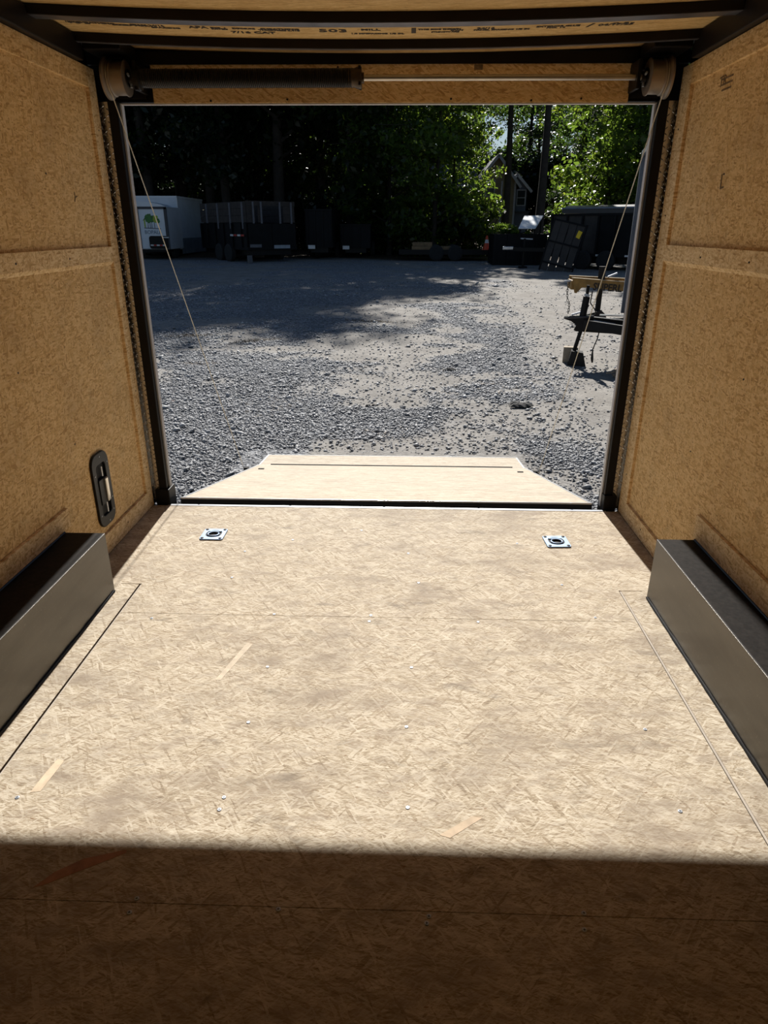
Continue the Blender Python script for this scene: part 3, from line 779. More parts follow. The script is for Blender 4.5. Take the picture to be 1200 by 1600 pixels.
def stone_mat():
    m, nt, b = new_mat('crushed_stone')
    t = attr_node(nt, 'tone').outputs['Fac']
    tc = nt.nodes.new('ShaderNodeTexCoord')
    n = noise(nt, tc.outputs['Object'], 60, 3)
    c = ramp(nt, t, [(0.0, (.09, .094, .102)), (0.5, (.25, .258, .27)), (0.86, (.42, .43, .445)), (0.97, (.58, .58, .58)), (1.0, (.44, .37, .29))])
    c = mixc(nt, 0.3, c, ramp(nt, n.outputs['Fac'], [(0.3, (.15, .15, .16)), (0.7, (.42, .43, .44))]))
    nt.links.new(c, b.inputs['Base Color']); b.inputs['Roughness'].default_value = 0.62; b.inputs['Specular IOR Level'].default_value = 0.5
    return m
def stones():
    rng = np.random.default_rng(11)
    def scatter(n, x0, x1, y0, y1, power):
        u = rng.random(n); y = y0 + (y1 - y0) * u ** power
        lim = (y + 3.3) * .55
        x = np.clip((rng.random(n) * 2 - 1), -1, 1) * np.minimum(lim, 9) + .1
        return x, y
    x, y = scatter(230000, 0, 0, .6, 19, 1.7)
    keep = rng.random(len(x)) > sandy(x, y) * .97
    keep &= ~((np.abs(x) < 1.16) & (y < 2.52))
    keep &= rng.random(len(x)) < np.clip(1.3 - y / 19, .25, 1)
    x, y = x[keep][:130000], y[keep][:130000]; n = len(x)
    size = .0105 * np.exp(rng.normal(0, .38, n)) * (1 + .035 * y)
    big = rng.random(n) < .006; size[big] *= 1.6
    base = np.array([(1, 0, 0), (-1, 0, 0), (0, 1, 0), (0, -1, 0), (0, 0, 1), (0, 0, -.6)], float)
    V = base[None] * (1 + rng.uniform(-.35, .35, (n, 6, 3))) + rng.uniform(-.22, .22, (n, 6, 3))
    V *= np.stack([rng.uniform(.8, 1.6, n), rng.uniform(.7, 1.2, n), rng.uniform(.45, .8, n)], 1)[:, None, :]
    a = rng.random(n) * 2 * PI; ca, sa_ = np.cos(a)[:, None], np.sin(a)[:, None]
    X = V[..., 0] * ca - V[..., 1] * sa_; Y = V[..., 0] * sa_ + V[..., 1] * ca
    tilt = rng.normal(0, .35, n)[:, None]; Z = V[..., 2] + X * tilt
    s = size[:, None]
    P = np.stack([X * s + x[:, None], Y * s + y[:, None], Z * s + (zg(x, y) + bumps(x, y) + size * .25)[:, None]], 2)
    F = np.array([(0, 2, 4), (2, 1, 4), (1, 3, 4), (3, 0, 4), (2, 0, 5), (1, 2, 5), (3, 1, 5), (0, 3, 5)])
    faces = (F[None] + (np.arange(n) * 6)[:, None, None]).reshape(-1, 3)
    tone = np.repeat(np.clip(rng.beta(2.2, 2.2, n) * (.25 + 1.4 * fbm(x * .7 + 3, y * 1.0, 51)), 0, 1), 6)
    me = np_mesh('gravel', P.reshape(-1, 3), faces, 3, stone_mat(), {'tone': tone})
    o = bpy.data.objects.new('gravel', me); COL.objects.link(o)
    tag(o, 'loose grey crushed stone spread over the yard', 'gravel', None, 'stuff')
stones()

# dry weed strips and other litter on the gravel
def dry_weed(x, y, L, W, ang, label, col, seed, hgt=.05, n=420):
    rng = np.random.default_rng(seed); mb = MB()
    for k in range(n):
        u, v = rng.normal(0, L / 2.6), rng.normal(0, W / 2.6)
        px, py = x + u * math.cos(ang) - v * math.sin(ang), y + u * math.sin(ang) + v * math.cos(ang)
        a = rng.random() * 2 * PI; l = rng.uniform(.02, .07); z0 = zg(px, py) + float(bumps(px, py))
        d = Vector((math.cos(a), math.sin(a), 0)); s = Vector((-d.y, d.x, 0)) * .004
        p = Vector((px, py, z0 + .002)); t = p + d * l + Vector((0, 0, rng.uniform(.1, 1) * hgt))
        mb.add([p - s, p + s, t], [(0, 1, 2)])
    o = mb.build('dry_weeds', simple('dry_weed_%d' % seed, col, .9, 0, .4, 30)); tag(o, label, 'weeds', None, 'stuff')
dry_weed(-3.6, 8.6, .55, .16, .35, 'patch of dry brown weeds in the gravel nearest the left cable', (.16, .12, .07), 41)
dry_weed(-2.42, 8.1, .55, .18, .5, 'patch of dry brown weeds in the gravel beside the shadow edge', (.15, .12, .08), 42)
dry_weed(-.6, 10.4, .9, .14, -.25, 'thin line of dry brown weeds across the middle of the yard', (.17, .13, .08), 43)
dry_weed(-2.9, 6.3, .45, .14, .3, 'small tuft of dry weeds low in the gravel left of the ramp', (.17, .13, .09), 44, .03, 200)
def clod(name, x, y, sx, sy, sz, label, mat, seed, cat, lumps=7):
    rng = random.Random(seed); mb = MB()
    for k in range(lumps):
        cx, cy = x + rng.uniform(-sx, sx) * .6, y + rng.uniform(-sy, sy) * .6
        r = rng.uniform(.5, 1)
        base = [(1, 0, 0), (.3, .9, .1), (-.8, .55, 0), (-.8, -.6, 0), (.3, -.95, 0), (.5, .1, .8), (-.3, .4, .9), (-.3, -.4, .8), (0, 0, -.4)]
        vs = [(cx + a * sx * .5 * r * rng.uniform(.8, 1.2), cy + b * sy * .5 * r * rng.uniform(.8, 1.2), zg(cx, cy) + sz * .3 + c * sz * r) for a, b, c in base]
        mb.add(vs, [(0, 1, 5), (1, 2, 6), (2, 3, 7), (3, 4, 7), (4, 0, 5), (1, 6, 5), (2, 7, 6), (4, 5, 7), (5, 6, 7), (1, 0, 8), (2, 1, 8), (3, 2, 8), (4, 3, 8), (0, 4, 8)])
    o = mb.build(name, mat); tag(o, label, cat); return o
M_CLOD = simple('dark_dirt_clod', (.05, .048, .046), .9, 0, .3, 40)
clod('dirt_clod', 1.46, 4.2, .20, .12, .04, 'dark crumbled clod on the gravel behind the ramp, the larger one', M_CLOD, 3, 'clod')
clod('dirt_clod', .72, 6.0, .14, .08, .03, 'dark crumbled clod on the gravel, farther out beyond the ramp', M_CLOD, 4, 'clod')
clod('dirt_clod', -.26, 4.1, .08, .06, .025, 'small dark clod on the gravel just beyond the ramp flap', M_CLOD, 6, 'clod', 4)
clod('dead_leaf', -2.56, 4.22, .09, .06, .012, 'dark red dead leaf lying on gravel by the left post', simple('dead_leaf_red', (.05, .014, .012), .7), 5, 'leaf', 2)
wc = MB(); rw = random.Random(8)
ch = thing('wood_offcut', (2.87, 5.66, zg(2.87, 5.66)), 'small pile of split pale wood offcuts by the right post', 'wood')
for k in range(5):
    a = .7 + rw.uniform(-.35, .35); c = Vector((2.87 + rw.uniform(-.04, .04), 5.66 + rw.uniform(-.04, .04), zg(2.87, 5.66) + .03 + .016 * k))
    d = Vector((math.cos(a), math.sin(a), rw.uniform(-.1, .3))) * rw.uniform(.06, .11)
    MB().bar(c - d, c + d, .035, .02).build('wood_piece', simple('split_wood', (.26, .21, .16), .8, 0, .3, 40), ch, bevel=.003)

# ------------------------------------------------------------------ outdoors: trailers and vehicles
M_WHITE = simple('white_trailer_skin', (.68, .71, .75), .45, 0, .06, 2)
M_WHITED = simple('white_truck_skin', (.62, .66, .72), .5, 0, .08, 2)
M_GREY = simple('grey_trailer_skin', (.105, .12, .15), .38, .1, .08, 3)
M_GREYB = simple('grey_skirt', (.19, .21, .24), .6, 0, .2, 3)
M_STEEL = simple('dark_dump_steel', (.0055, .006, .0075), .55, .0, .3, 3, .15)
M_RUB = simple('tyre_rubber', (.014, .014, .014), .85, 0, .2, 20)
M_BOARD = simple('weathered_side_board', (.040, .032, .028), .85, 0, .3, 6)
M_STAKE = simple('pale_stake', (.13, .13, .145), .7, 0, .2, 6)
M_RED = simple('red_reflective_tape', (.45, .02, .015), .4)
M_WTAPE = simple('white_reflective_tape', (.7, .7, .7), .4)
M_LOGOG = simple('logo_green', (.04, .17, .03), .5, 0, .4, 9)
M_LOGOY = simple('logo_lime', (.30, .42, .03), .5, 0, .2, 9)
M_LOGOB = simple('logo_dark', (.02, .035, .06), .5)

def wheel(mb_name, c, r, w, axis, parent):
    ti = MB().lathe([(-w / 2, r * .62), (-w / 2, r * .9), (-w * .38, r), (w * .38, r), (w / 2, r * .9), (w / 2, r * .62)], c, axis, 22)
    t = ti.build('wheel', M_RUB, parent, smooth=True)
    MB().lathe([(-w * .46, r * .6), (-w * .40, r * .2), (w * .40, r * .2), (w * .46, r * .6)], c, axis, 14).build('rim', simple('grey_rim', (.25, .26, .28), .4, .6), t, smooth=True)
    return t

# white box truck, far left
g0 = zg(-11, 31)
bt = thing('box_truck', (-11.4, 32, g0), 'large white box truck body behind the logo trailer, grey skirted side', 'truck')
MB().box((-12.6, 30.2, .40), (-10.36, 34.4, 2.62)).build('box_body', M_WHITED, bt, bevel=.03)
MB().box((-12.62, 30.18, 2.58), (-10.34, 34.42, 2.66)).build('roof_edge', M_WHITE, bt)
MB().box((-10.375, 30.18, .40), (-10.33, 30.26, 2.6)).build('corner_post', simple('corner_post_white', (.7, .7, .7), .4), bt)
MB().box((-10.355, 30.3, .20), (-10.345, 34.3, .88)).build('side_skirt', M_GREYB, bt)
MB().box((-12.5, 30.3, .22), (-10.5, 34.3, .40)).build('chassis', M_BLACK, bt)
for y in (31.2, 33.4):
    for x in (-12.3, -10.65): wheel('wheel', (x, y, g0 + .42), .42, .25, 'x', bt)
# small white trailer with the logo door
lt_ = thing('cargo_trailer', (-11.0, 28.6, zg(-11, 28.6)), 'small white cargo trailer with green tree logo on its rear door', 'trailer')
MB().box((-12.2, 28.0, .46), (-10.16, 29.9, 2.16)).build('body', M_WHITE, lt_, bevel=.02)
hp = [(-12.2, 2.16), (-10.12, 2.13), (-10.35, 2.24), (-10.9, 2.34), (-11.5, 2.38), (-12.2, 2.36)]
MB().prism(hp, -28.9, -27.96, 'xz').build('roof_hood', M_WHITE, lt_)
fr = MB(); fr.box((-11.50, 27.95, .48), (-11.37, 28.0, 2.16)); fr.box((-10.27, 27.95, .46), (-10.15, 28.0, 2.12)); fr.box((-11.5, 27.95, 2.06), (-10.15, 28.0, 2.16))
fr.build('door_frame', simple('navy_door_frame', (.012, .016, .03), .4), lt_)
dr_ = MB().box((-11.37, 27.97, .50), (-10.27, 28.0, 2.06)).build('rear_door', M_WHITE, lt_)
def flat(name, poly, mat, parent, d=.004, y=27.968):
    MB().prism(poly, -y, -(y - d), 'xz').build(name, mat, parent)
flat('logo_house', [(-11.20, 1.62), (-11.15, 1.60), (-10.98, 1.80), (-10.95, 1.87), (-10.99, 1.85), (-11.24, 1.60)], M_LOGOB, dr_)
flat('logo_house', [(-11.18, 1.64), (-11.12, 1.66), (-11.12, 1.34), (-11.17, 1.34)], M_LOGOY, dr_, .005)
rl = random.Random(4)
def blob(cx, cz, rx, rz, n=18): return [(cx + rx * math.cos(2 * PI * k / n) * rl.uniform(.8, 1.12), cz + rz * math.sin(2 * PI * k / n) * rl.uniform(.8, 1.12)) for k in range(n)]
flat('logo_tree', blob(-10.95, 1.70, .17, .20), M_LOGOG, dr_, .007); flat('logo_tree', blob(-10.80, 1.68, .17, .15), simple('logo_deep_green', (.02, .09, .03), .5), dr_, .006)
flat('logo_tree', blob(-10.66, 1.66, .13, .16), M_LOGOY, dr_, .008); flat('logo_tree', blob(-10.56, 1.60, .08, .10), M_LOGOG, dr_, .009)
flat('logo_line', [(-11.19, 1.305), (-10.47, 1.275), (-10.47, 1.30), (-11.19, 1.335)], M_LOGOB, dr_)
for x in (-11.02, -10.93, -10.86, -10.74): flat('logo_trunk', [(x, 1.32), (x + .025, 1.32), (x + .02, 1.56), (x, 1.56)], M_LOGOB, dr_, .003)
text('lettering', 'BOPALI', .21, Matrix.Translation((-11.20, 27.964, 1.08)) @ Matrix.Rotation(PI / 2, 4, 'X'), simple('logo_lettering', (.09, .13, .19), .5), dr_, .002, 'LEFT', .98)
rb = MB(); rb.prism(rrect(-10.62, .74, .80, .52, .10, 4), -27.97, -27.90, 'xz'); rbo = rb.build('tailgate_box', M_BLACK, lt_)
for k in range(5):
    MB().box((-10.97 + .13 * k, 27.885, .60), (-10.845 + .13 * k, 27.90, .655)).build('reflector', M_WTAPE if k % 2 == 0 else M_RED, rbo)
MB().box((-10.42, 27.86, .92), (-10.14, 27.93, .96)).build('door_latch', M_SCREW, lt_)
MB().box((-12.0, 28.05, .36), (-10.3, 29.8, .46)).build('chassis', M_BLACK, lt_)
for x in (-12.05, -10.32): wheel('wheel', (x, 29.1, zg(-11, 29) + .33), .33, .2, 'x', lt_)

# dump trailer with wooden sideboards: local frame u (across the tail), v (forward)
def frame_at(o, u):
    u = Vector((u[0], u[1], 0)).normalized(); v = Vector((-u.y, u.x, 0))
    M = Matrix((u, v, Vector((0, 0, 1)))).transposed().to_4x4(); M.translation = Vector(o); return M
MD = frame_at((-6.28, 25.8, 0), (.77, .638))
gd = zg(-6, 26)
dt = thing('dump_trailer', (-6.0, 27.5, gd), 'black dump trailer with tall wooden sideboards between white truck and dark trailer', 'trailer')
MB().box((0, 0, .50), (2.3, 4.4, .62), MD).build('bed', M_STEEL, dt)
for nm, lo, hi in (('side_wall', (0, .06, .62), (.06, 4.4, 1.52)), ('side_wall', (2.24, .06, .62), (2.3, 4.4, 1.52)), ('front_wall', (.06, 4.34, .62), (2.24, 4.4, 1.52)),
                   ('tailgate', (.07, 0, .62), (1.14, .05, 1.50)), ('tailgate', (1.16, 0, .62), (2.23, .05, 1.50))):
    MB().box(lo, hi, MD).build(nm, M_STEEL, dt)
for v in (.4, 1.2, 2.0, 2.8, 3.6, 4.2):
    MB().box((-.06, v, .60), (0, v + .09, 1.52), MD).build('rib', M_STEEL, dt)
for k in range(3):
    z = 1.54 + .26 * k
    MB().box((.03, .05, z), (.07, 4.35, z + .25), MD).build('plank', M_BOARD, dt)
    MB().box((2.23, .05, z), (2.27, 4.35, z + .25), MD).build('plank', M_BOARD, dt)
MB().box((.05, .02, 2.16), (2.28, .06, 2.33), MD).build('plank', M_BOARD, dt)
for x0, x1 in ((.06, .42), (.55, .70), (1.72, 2.25)):
    for k in range(2): MB().box((x0, .02, 1.54 + .31 * k), (x1, .05, 1.84 + .31 * k), MD).build('plank', M_BOARD, dt)
for v in (.25, 1.35, 2.5, 3.6): MB().box((-.02, v, 1.30), (.03, v + .09, 2.28), MD).build('stake', M_STAKE, dt)
for u in (.30, .66, 1.52, 2.05): MB().box((u, -.02, 1.50), (u + .07, .02, 2.30), MD).build('stake', M_STAKE, dt)
for k in range(4): MB().box((-.065, .15 + .32 * k, 1.02), (-.060, .42 + .32 * k, 1.09), MD).build('reflector', M_RED if k % 2 == 0 else M_WTAPE, dt)
MB().box((.10, -.02, .60), (.62, -.005, .72), MD).build('bumper_plate', M_STAKE, dt)
MB().box((1.2, -.03, .55), (1.95, -.005, .68), MD).build('bumper_plate', simple('licence_plate_grey', (.30, .33, .37), .5), dt)
MB().box((.25, .1, .30), (2.05, 4.3, .50), MD).build('chassis', M_BLACK, dt)
MB().box((.02, .02, gd), (.18, .16, .30), MD).build('jack_stand', simple('jack_grey', (.10, .10, .11), .6), dt)
for v in (1.6, 2.5):
    for u in (-.02, 2.32):
        c = MD @ Vector((u, v, gd + .36)); t = wheel('wheel', (0, 0, 0), .36, .22, 'x', dt)
        t.matrix_local = Matrix.Translation(c - dt.location) @ MD.to_3x3().to_4x4()
        for q in t.children: q.matrix_local = Matrix.Identity(4)
        for q in (t, *t.children):
            q.data.transform(Matrix.Translation(dt.location))
# darker trailers beyond it
def dark_trailer(x0, x1, y0, y1, z0, z1, label, ribs):
    g = zg((x0 + x1) / 2, y0)
    t = thing('utility_trailer', ((x0 + x1) / 2, (y0 + y1) / 2, g), label, 'trailer')
    MB().box((x0, y0, z0), (x1, y1, z0 + .1)).build('bed', M_STEEL, t)
    MB().box((x0, y0, z0 + .1), (x0 + .05, y1, z1)).build('side_wall', M_STEEL, t)
    MB().box((x1 - .05, y0, z0 + .1), (x1, y1, z1)).build('side_wall', M_STEEL, t)
    MB().box((x0 + .05, y0, z0 + .1), (x1 - .05, y0 + .04, z1 - .05)).build('tailgate', M_STEEL, t)
    for k in range(ribs):
        x = x0 + .05 + (x1 - x0 - .18) * k / (ribs - 1)
        MB().box((x, y0 - .04, z0 + .05), (x + .08, y0, z1)).build('rib', M_STEEL, t)
    MB().box((x0 - .02, y0 - .05, z1 - .06), (x1 + .02, y1, z1)).build('top_rail', M_STEEL, t)
    MB().box((x0 + .2, y0 + .1, z0 - .2), (x1 - .2, y1 - .1, z0)).build('chassis', M_BLACK, t)
    MB().box((x0 + .1, y0 - .07, z0 - .05), (x0 + .4, y0 - .05, z0 + .10)).build('reflector', M_WTAPE, t)
    for x in (x0 - .02, x1 + .02): wheel('wheel', (x, (y0 + y1) / 2, g + .34), .34, .2, 'x', t)
    return t
dark_trailer(-4.25, -3.1, 28.2, 32.5, .55, 2.08, 'dark steel trailer standing right behind the dump trailer', 4)
dark_trailer(-2.85, -1.5, 29.4, 33, .50, 1.50, 'lower dark steel trailer under the trees, right of the tall dark one', 4)

# low flatbed with timbers and cone
gf = zg(1.5, 28)
fb = thing('flatbed_trailer', (1.9, 28.3, gf), 'low black flatbed trailer in front of the sunlit trees', 'trailer')
MB().box((-.2, 27.6, .38), (4.1, 29.4, .48)).build('deck', M_STEEL, fb)
MB().box((-.2, 27.56, .30), (4.1, 27.6, .50)).build('side_rail', M_BLACK, fb)
for x in (1.4, 2.2): wheel('wheel', (x, 27.62, gf + .32), .32, .2, 'y', fb)
for x in (1.4, 2.2): wheel('wheel', (x, 29.3, gf + .32), .32, .2, 'y', fb)
MB().box((3.7, 27.7, .2), (3.8, 29.2, .38)).build('chassis', M_BLACK, fb)
M_TIMB = simple('tan_timber', (.20, .13, .065), .8, 0, .3, 5)
for k, (x0, x1, y, z) in enumerate(((.35, 1.25, 27.72, .48), (.40, 1.30, 27.96, .48), (.38, 1.22, 27.74, .64), (1.55, 2.45, 27.75, .48), (1.6, 2.4, 28.0, .48))):
    o = MB().box((x0, y, z), (x1, y + .2, z + .15)).build('timber', M_TIMB, None, bevel=.01)
    tag(o, ['tan timber, front one of the left lower pair on the flatbed', 'tan timber, rear one of the left lower pair on the flatbed', 'tan timber lying on top of the left pair on the flatbed', 'tan timber, front one of the right pair on the flatbed', 'tan timber, rear one of the right pair on the flatbed'][k], 'timber', 'timbers on the flatbed')
co_ = thing('traffic_cone', (3.55, 27.9, .48), 'orange traffic cone with white band on the flatbed deck', 'cone')
M_ORG = simple('cone_orange', (.62, .07, .02), .5)
MB().box((3.36, 27.71, .48), (3.74, 28.09, .52)).build('base', M_ORG, co_, bevel=.01)
MB().lathe([(.52, .14), (.76, .09)], (3.55, 27.9, 0), 'z', 16).build('lower_body', M_ORG, co_, smooth=True)
MB().lathe([(.76, .09), (.90, .062)], (3.55, 27.9, 0), 'z', 16).build('white_band', M_WTAPE, co_, smooth=True)
MB().lathe([(.90, .062), (1.06, .03)], (3.55, 27.9, 0), 'z', 16).build('tip', M_ORG, co_, smooth=True)

# black debris bin with tilted white lid panel
bi = thing('debris_bin', (4.7, 26, zg(4.7, 26)), 'black steel bin under the tilted white sheet', 'bin')
MB().box((3.55, 25.5, zg(4, 26) - .02), (5.65, 25.56, 1.15)).build('side_wall', M_STEEL, bi)
MB().box((3.55, 27.0, zg(4, 26) - .02), (5.65, 27.06, 1.15)).build('side_wall', M_STEEL, bi)
MB().box((3.55, 25.56, zg(4, 26) - .02), (3.61, 27.0, 1.15)).build('end_wall', M_STEEL, bi)
MB().box((5.59, 25.56, zg(4, 26) - .02), (5.65, 27.0, 1.15)).build('end_wall', M_STEEL, bi)
for x in (3.55, 4.1, 4.65, 5.2): MB().box((x, 25.44, zg(4, 26)), (x + .09, 25.5, 1.15)).build('rib', M_STEEL, bi)
MB().box((3.61, 25.56, .7), (5.59, 27, .95)).build('load', simple('brush_load', (.035, .028, .018), .95, 0, .5, 12), bi)
sh = MB(); sh.add([(4.45, 25.2, 1.33), (5.10, 25.2, 1.33), (5.62, 26.6, 1.80), (4.86, 26.6, 1.79), (4.45, 25.2, 1.36), (5.10, 25.2, 1.36), (5.62, 26.6, 1.83), (4.86, 26.6, 1.82)],
                  [(0, 3, 2, 1), (4, 5, 6, 7), (0, 1, 5, 4), (1, 2, 6, 5), (2, 3, 7, 6), (3, 0, 4, 7)])
tag(sh.build('metal_sheet', simple('white_sheet_metal', (.80, .83, .85), .35, .0, .08, 3)), 'bright white metal sheet tilted on top of the black bin', 'sheet')
for x, y in ((4.5, 25.26), (5.05, 25.26), (4.95, 26.5), (5.5, 26.5)):
    MB().box((x, y, 1.1), (x + .05, y + .05, 1.345 if y < 26 else 1.78)).build('lid_prop', M_STEEL, bi)

# right-hand black panelled trailer with tarp
MH = frame_at((5.62, 24.6, 0), (.77, -.638))
gh = zg(7, 23)
ht = thing('tarped_dump_trailer', (7.2, 24, gh), 'black panelled trailer with a rolled tarp, behind the ribbed gate', 'trailer')
MPAN = simple('rusty_black_panel', (.030, .025, .023), .6, .1, .4, 3)
for k in range(6):
    MB().box((.02 + .62 * k, 0, .42), (.60 + .62 * k, .05, 1.78), MH).build('panel', MPAN if k < 3 else M_STEEL, ht)
for k in range(7):
    MB().box((-.04 + .62 * k, -.06, .38), (.03 + .62 * k, .06, 1.80), MH).build('rib', M_STEEL, ht)
MB().box((-.05, -.05, 1.78), (3.75, .08, 1.85), MH).build('top_rail', M_STEEL, ht)
MB().box((0, .08, .35), (3.7, 2.1, .45), MH).build('bed', M_STEEL, ht)
MB().box((0, 2.1, .35), (3.7, 2.16, 1.85), MH).build('side_wall', M_STEEL, ht)
MB().box((3.65, .08, .45), (3.7, 2.1, 1.85), MH).build('end_wall', M_STEEL, ht)
tp = MB(); tpp = [(-.02, 1.86), (2.2, 1.86), (2.2, 1.95), (1.9, 2.08), (.4, 2.14), (-.02, 2.02)]
vs = [MH @ Vector((u, v, z)) for u in (.35, 3.8) for v, z in tpp]
tp.add(vs, [tuple(range(6)), tuple(range(6, 12))[::-1]] + [(i, i + 6, (i + 1) % 6 + 6, (i + 1) % 6) for i in range(6)])
tp.build('tarp', simple('black_vinyl_tarp', (.018, .02, .03), .35, 0, .3, 4), ht)
MB().bar(MH @ Vector((.35, -.01, 2.04)), MH @ Vector((3.8, -.01, 2.04)), .05, .05).build('tarp_rail', simple('blue_highlight_rail', (.12, .16, .23), .4, .3), ht)  # blue highlight along the tarp edge, put into the rail colour
MB().box((.30, .2, .15), (3.5, 2.0, .35), MH).build('chassis', M_BLACK, ht)
MB().box((.05, -.07, .40), (3.7, -.03, .50), MH).build('lower_rail', M_STEEL, ht)
for k, u in enumerate((.55, 1.9, 3.0)): MB().box((u, -.075, .42), (u + .12, -.068, .48), MH).build('reflector', M_RED if k == 0 else M_WTAPE, ht)
for u in (1.4, 2.3):
    c = MH @ Vector((u, -.05, gh + .34)); t = wheel('wheel', (0, 0, 0), .34, .2, 'y', ht)
    t.matrix_local = Matrix.Translation(c - ht.location) @ MH.to_3x3().to_4x4()
    for q in t.children: q.matrix_local = Matrix.Identity(4)
    for q in (t, *t.children): q.data.transform(Matrix.Translation(ht.location))
# folded ramp gate leaning in front of it
rg = thing('ramp_gate', (5.2, 22.6, zg(5.2, 22.6)), 'ribbed black ramp gate with yellow tag, leaning beside the tarped trailer', 'gate')
MG = Matrix.Translation((4.98, 23.0, zg(5.2, 23) + .02)) @ Matrix.Rotation(-.62, 4, 'Z') @ Matrix.Rotation(.20, 4, 'Y') @ Matrix.Rotation(-.12, 4, 'X')
for k in range(4): MB().box((.30 * k, 0, .03), (.26 + .30 * k, .03, 1.72), MG).build('slat', MPAN, rg)
for z in (.28, 1.0, 1.72): MB().box((-.03, -.03, z), (1.22, 0, z + .06), MG).build('crossbar', M_STEEL, rg)
for x in (-.04, 1.2): MB().box((x, -.02, 0), (x + .05, .03, 1.80), MG).build('upright', M_STEEL, rg)
MB().box((.98, -.05, 1.32), (1.13, -.036, 1.56), MG @ Matrix.Translation((1.05, 0, 1.44)) @ Matrix.Rotation(.15, 4, 'Y') @ Matrix.Translation((-1.05, 0, -1.44))).build('tag', simple('yellow_tag', (.85, .58, .01), .5), rg)
# tongue pointing left in front of the gate
tg = thing('trailer_tongue', (4.6, 24.2, zg(4.6, 24.2)), 'black trailer tongue with bright coupler in front of the bin', 'tongue')
for dy in (-.5, .5): MB().bar((4.05, 24.2, .62), (5.6, 24.2 + dy, .60), .08, .12).build('arm', M_BLACK, tg)
MB().box((3.75, 24.13, .60), (4.15, 24.27, .72)).build('coupler', simple('bright_coupler', (.5, .52, .56), .25, .9), tg, bevel=.02)
MB().tube([(4.55, 24.15, zg(4.5, 24)), (4.55, 24.15, 1.0)], .045, 10).build('jack', M_BLACK, tg)
MB().bar((4.4, 24.15, 1.0), (4.85, 24.15, .98), .04, .04).build('jack_handle', M_SCREW, tg)
MB().box((4.40, 24.0, zg(4.5, 24)), (4.70, 24.3, zg(4.5, 24) + .06)).build('jack_foot', M_STEEL, tg)
MB().bar((5.35, 24.05, zg(5, 24)), (5.35, 24.05, .56), .06, .06).build('stand', M_BLACK, tg)

# yellow beam implement
M_YEL = simple('worn_yellow_paint', (.27, .15, .032), .5, 0, .35, 9)
gy = zg(4, 10.8)
yb = thing('tow_implement', (4.0, 10.8, gy), 'worn yellow towing beam with black lettering on a jack post', 'towing beam')
by = 10.6
bp_ = [(3.335, .475), (3.40, .20), (3.44, .195), (3.53, .30), (3.70, .30), (4.40, .225), (6.3, .05), (6.3, .27), (4.33, .425)]
MB().prism(bp_, -by - .03, -by, 'xz').build('beam', M_YEL, yb, bevel=.004)
MB().prism([(3.335, .485), (3.335, .475), (6.3, .27), (6.3, .28)], -by - .12, -by + .03, 'xz').build('top_flange', simple('pale_flange', (.50, .41, .28), .35, .3, .2, 9), yb)  # flange paler than the beam face
MB().prism([(3.36, .49), (3.36, .30), (6.4, .14), (6.4, .36)], -by - .42, -by - .39, 'xz').build('rear_beam', M_YEL, yb)
MB().prism([(3.36, .50), (3.36, .49), (6.4, .36), (6.4, .37)], -by - .46, -by - .34, 'xz').build('top_flange', MATS['pale_flange'], yb)
MB().bar((3.36, by + .03, .34), (3.36, by + .40, .36), .05, .16).build('nose_plate', M_YEL, yb)
MB().bar((3.21, by + .15, .405), (3.40, by + .15, .42), .03, .03).build('hitch_pin', M_SCREW, yb)
text('lettering', 'SUPERL', .185, Matrix.Translation((3.74, by - .004, .262)) @ Matrix.Rotation(PI / 2, 4, 'X') @ Matrix.Rotation(-.066, 4, 'Z'), simple('black_lettering', (.03, .02, .012), .7), yb, .002, 'LEFT', .93, .006)
MB().tube([(3.94, by + .2, gy + .08), (3.94, by + .2, .40)], .055, 12).build('jack_post', M_BLACK, yb, smooth=True)
MB().tube([(3.94, by + .2, .40), (3.94, by + .2, .68)], .07, 12).build('jack_head', M_BLACK, yb, smooth=True)
MB().bar((4.05, by + .15, .49), (4.22, by + .15, .56), .03, .03).build('jack_handle', M_SCREW, yb)
MB().prism([(3.62, gy), (4.12, gy), (4.06, gy + .13), (3.98, gy + .20), (3.72, gy + .13)], -by - .35, -by - .05, 'xz').build('jack_foot', simple('dark_wood_foot', (.028, .02, .016), .8), yb)
lk = MB()
for k in range(13):
    z = .37 - k * .046; x = 3.31 - .02 * math.sin(k * .5) + (.003 * k if k > 7 else 0); a = 0 if k % 2 else PI / 2
    pts = [(x + .018 * math.cos(t) * math.cos(a), by + .15 + .018 * math.cos(t) * math.sin(a), z + .030 * math.sin(t)) for t in [2 * PI * q / 10 for q in range(11)]]
    lk.tube(pts, .006, 5)
lk.build('chain', M_STEEL, yb)
MB().tube([(3.74, by - .02, .24), (3.72, by - .03, .02), (3.82, by - .03, -.10), (3.86, by - .03, -.18), (3.78, by - .03, -.26), (3.66, by - .03, -.20), (3.66, by - .03, -.10), (3.70, by - .03, -.02)], .012, 7).build('hose', M_BLACKB, yb, smooth=True)
MB().box((5.2, by - .1, gy + .25), (6.4, by + .6, gy + .75)).build('engine_box', M_STEEL, yb)
for y in (by - .2, by + .7): wheel('wheel', (6.0, y, gy + .3), .3, .18, 'y', yb)

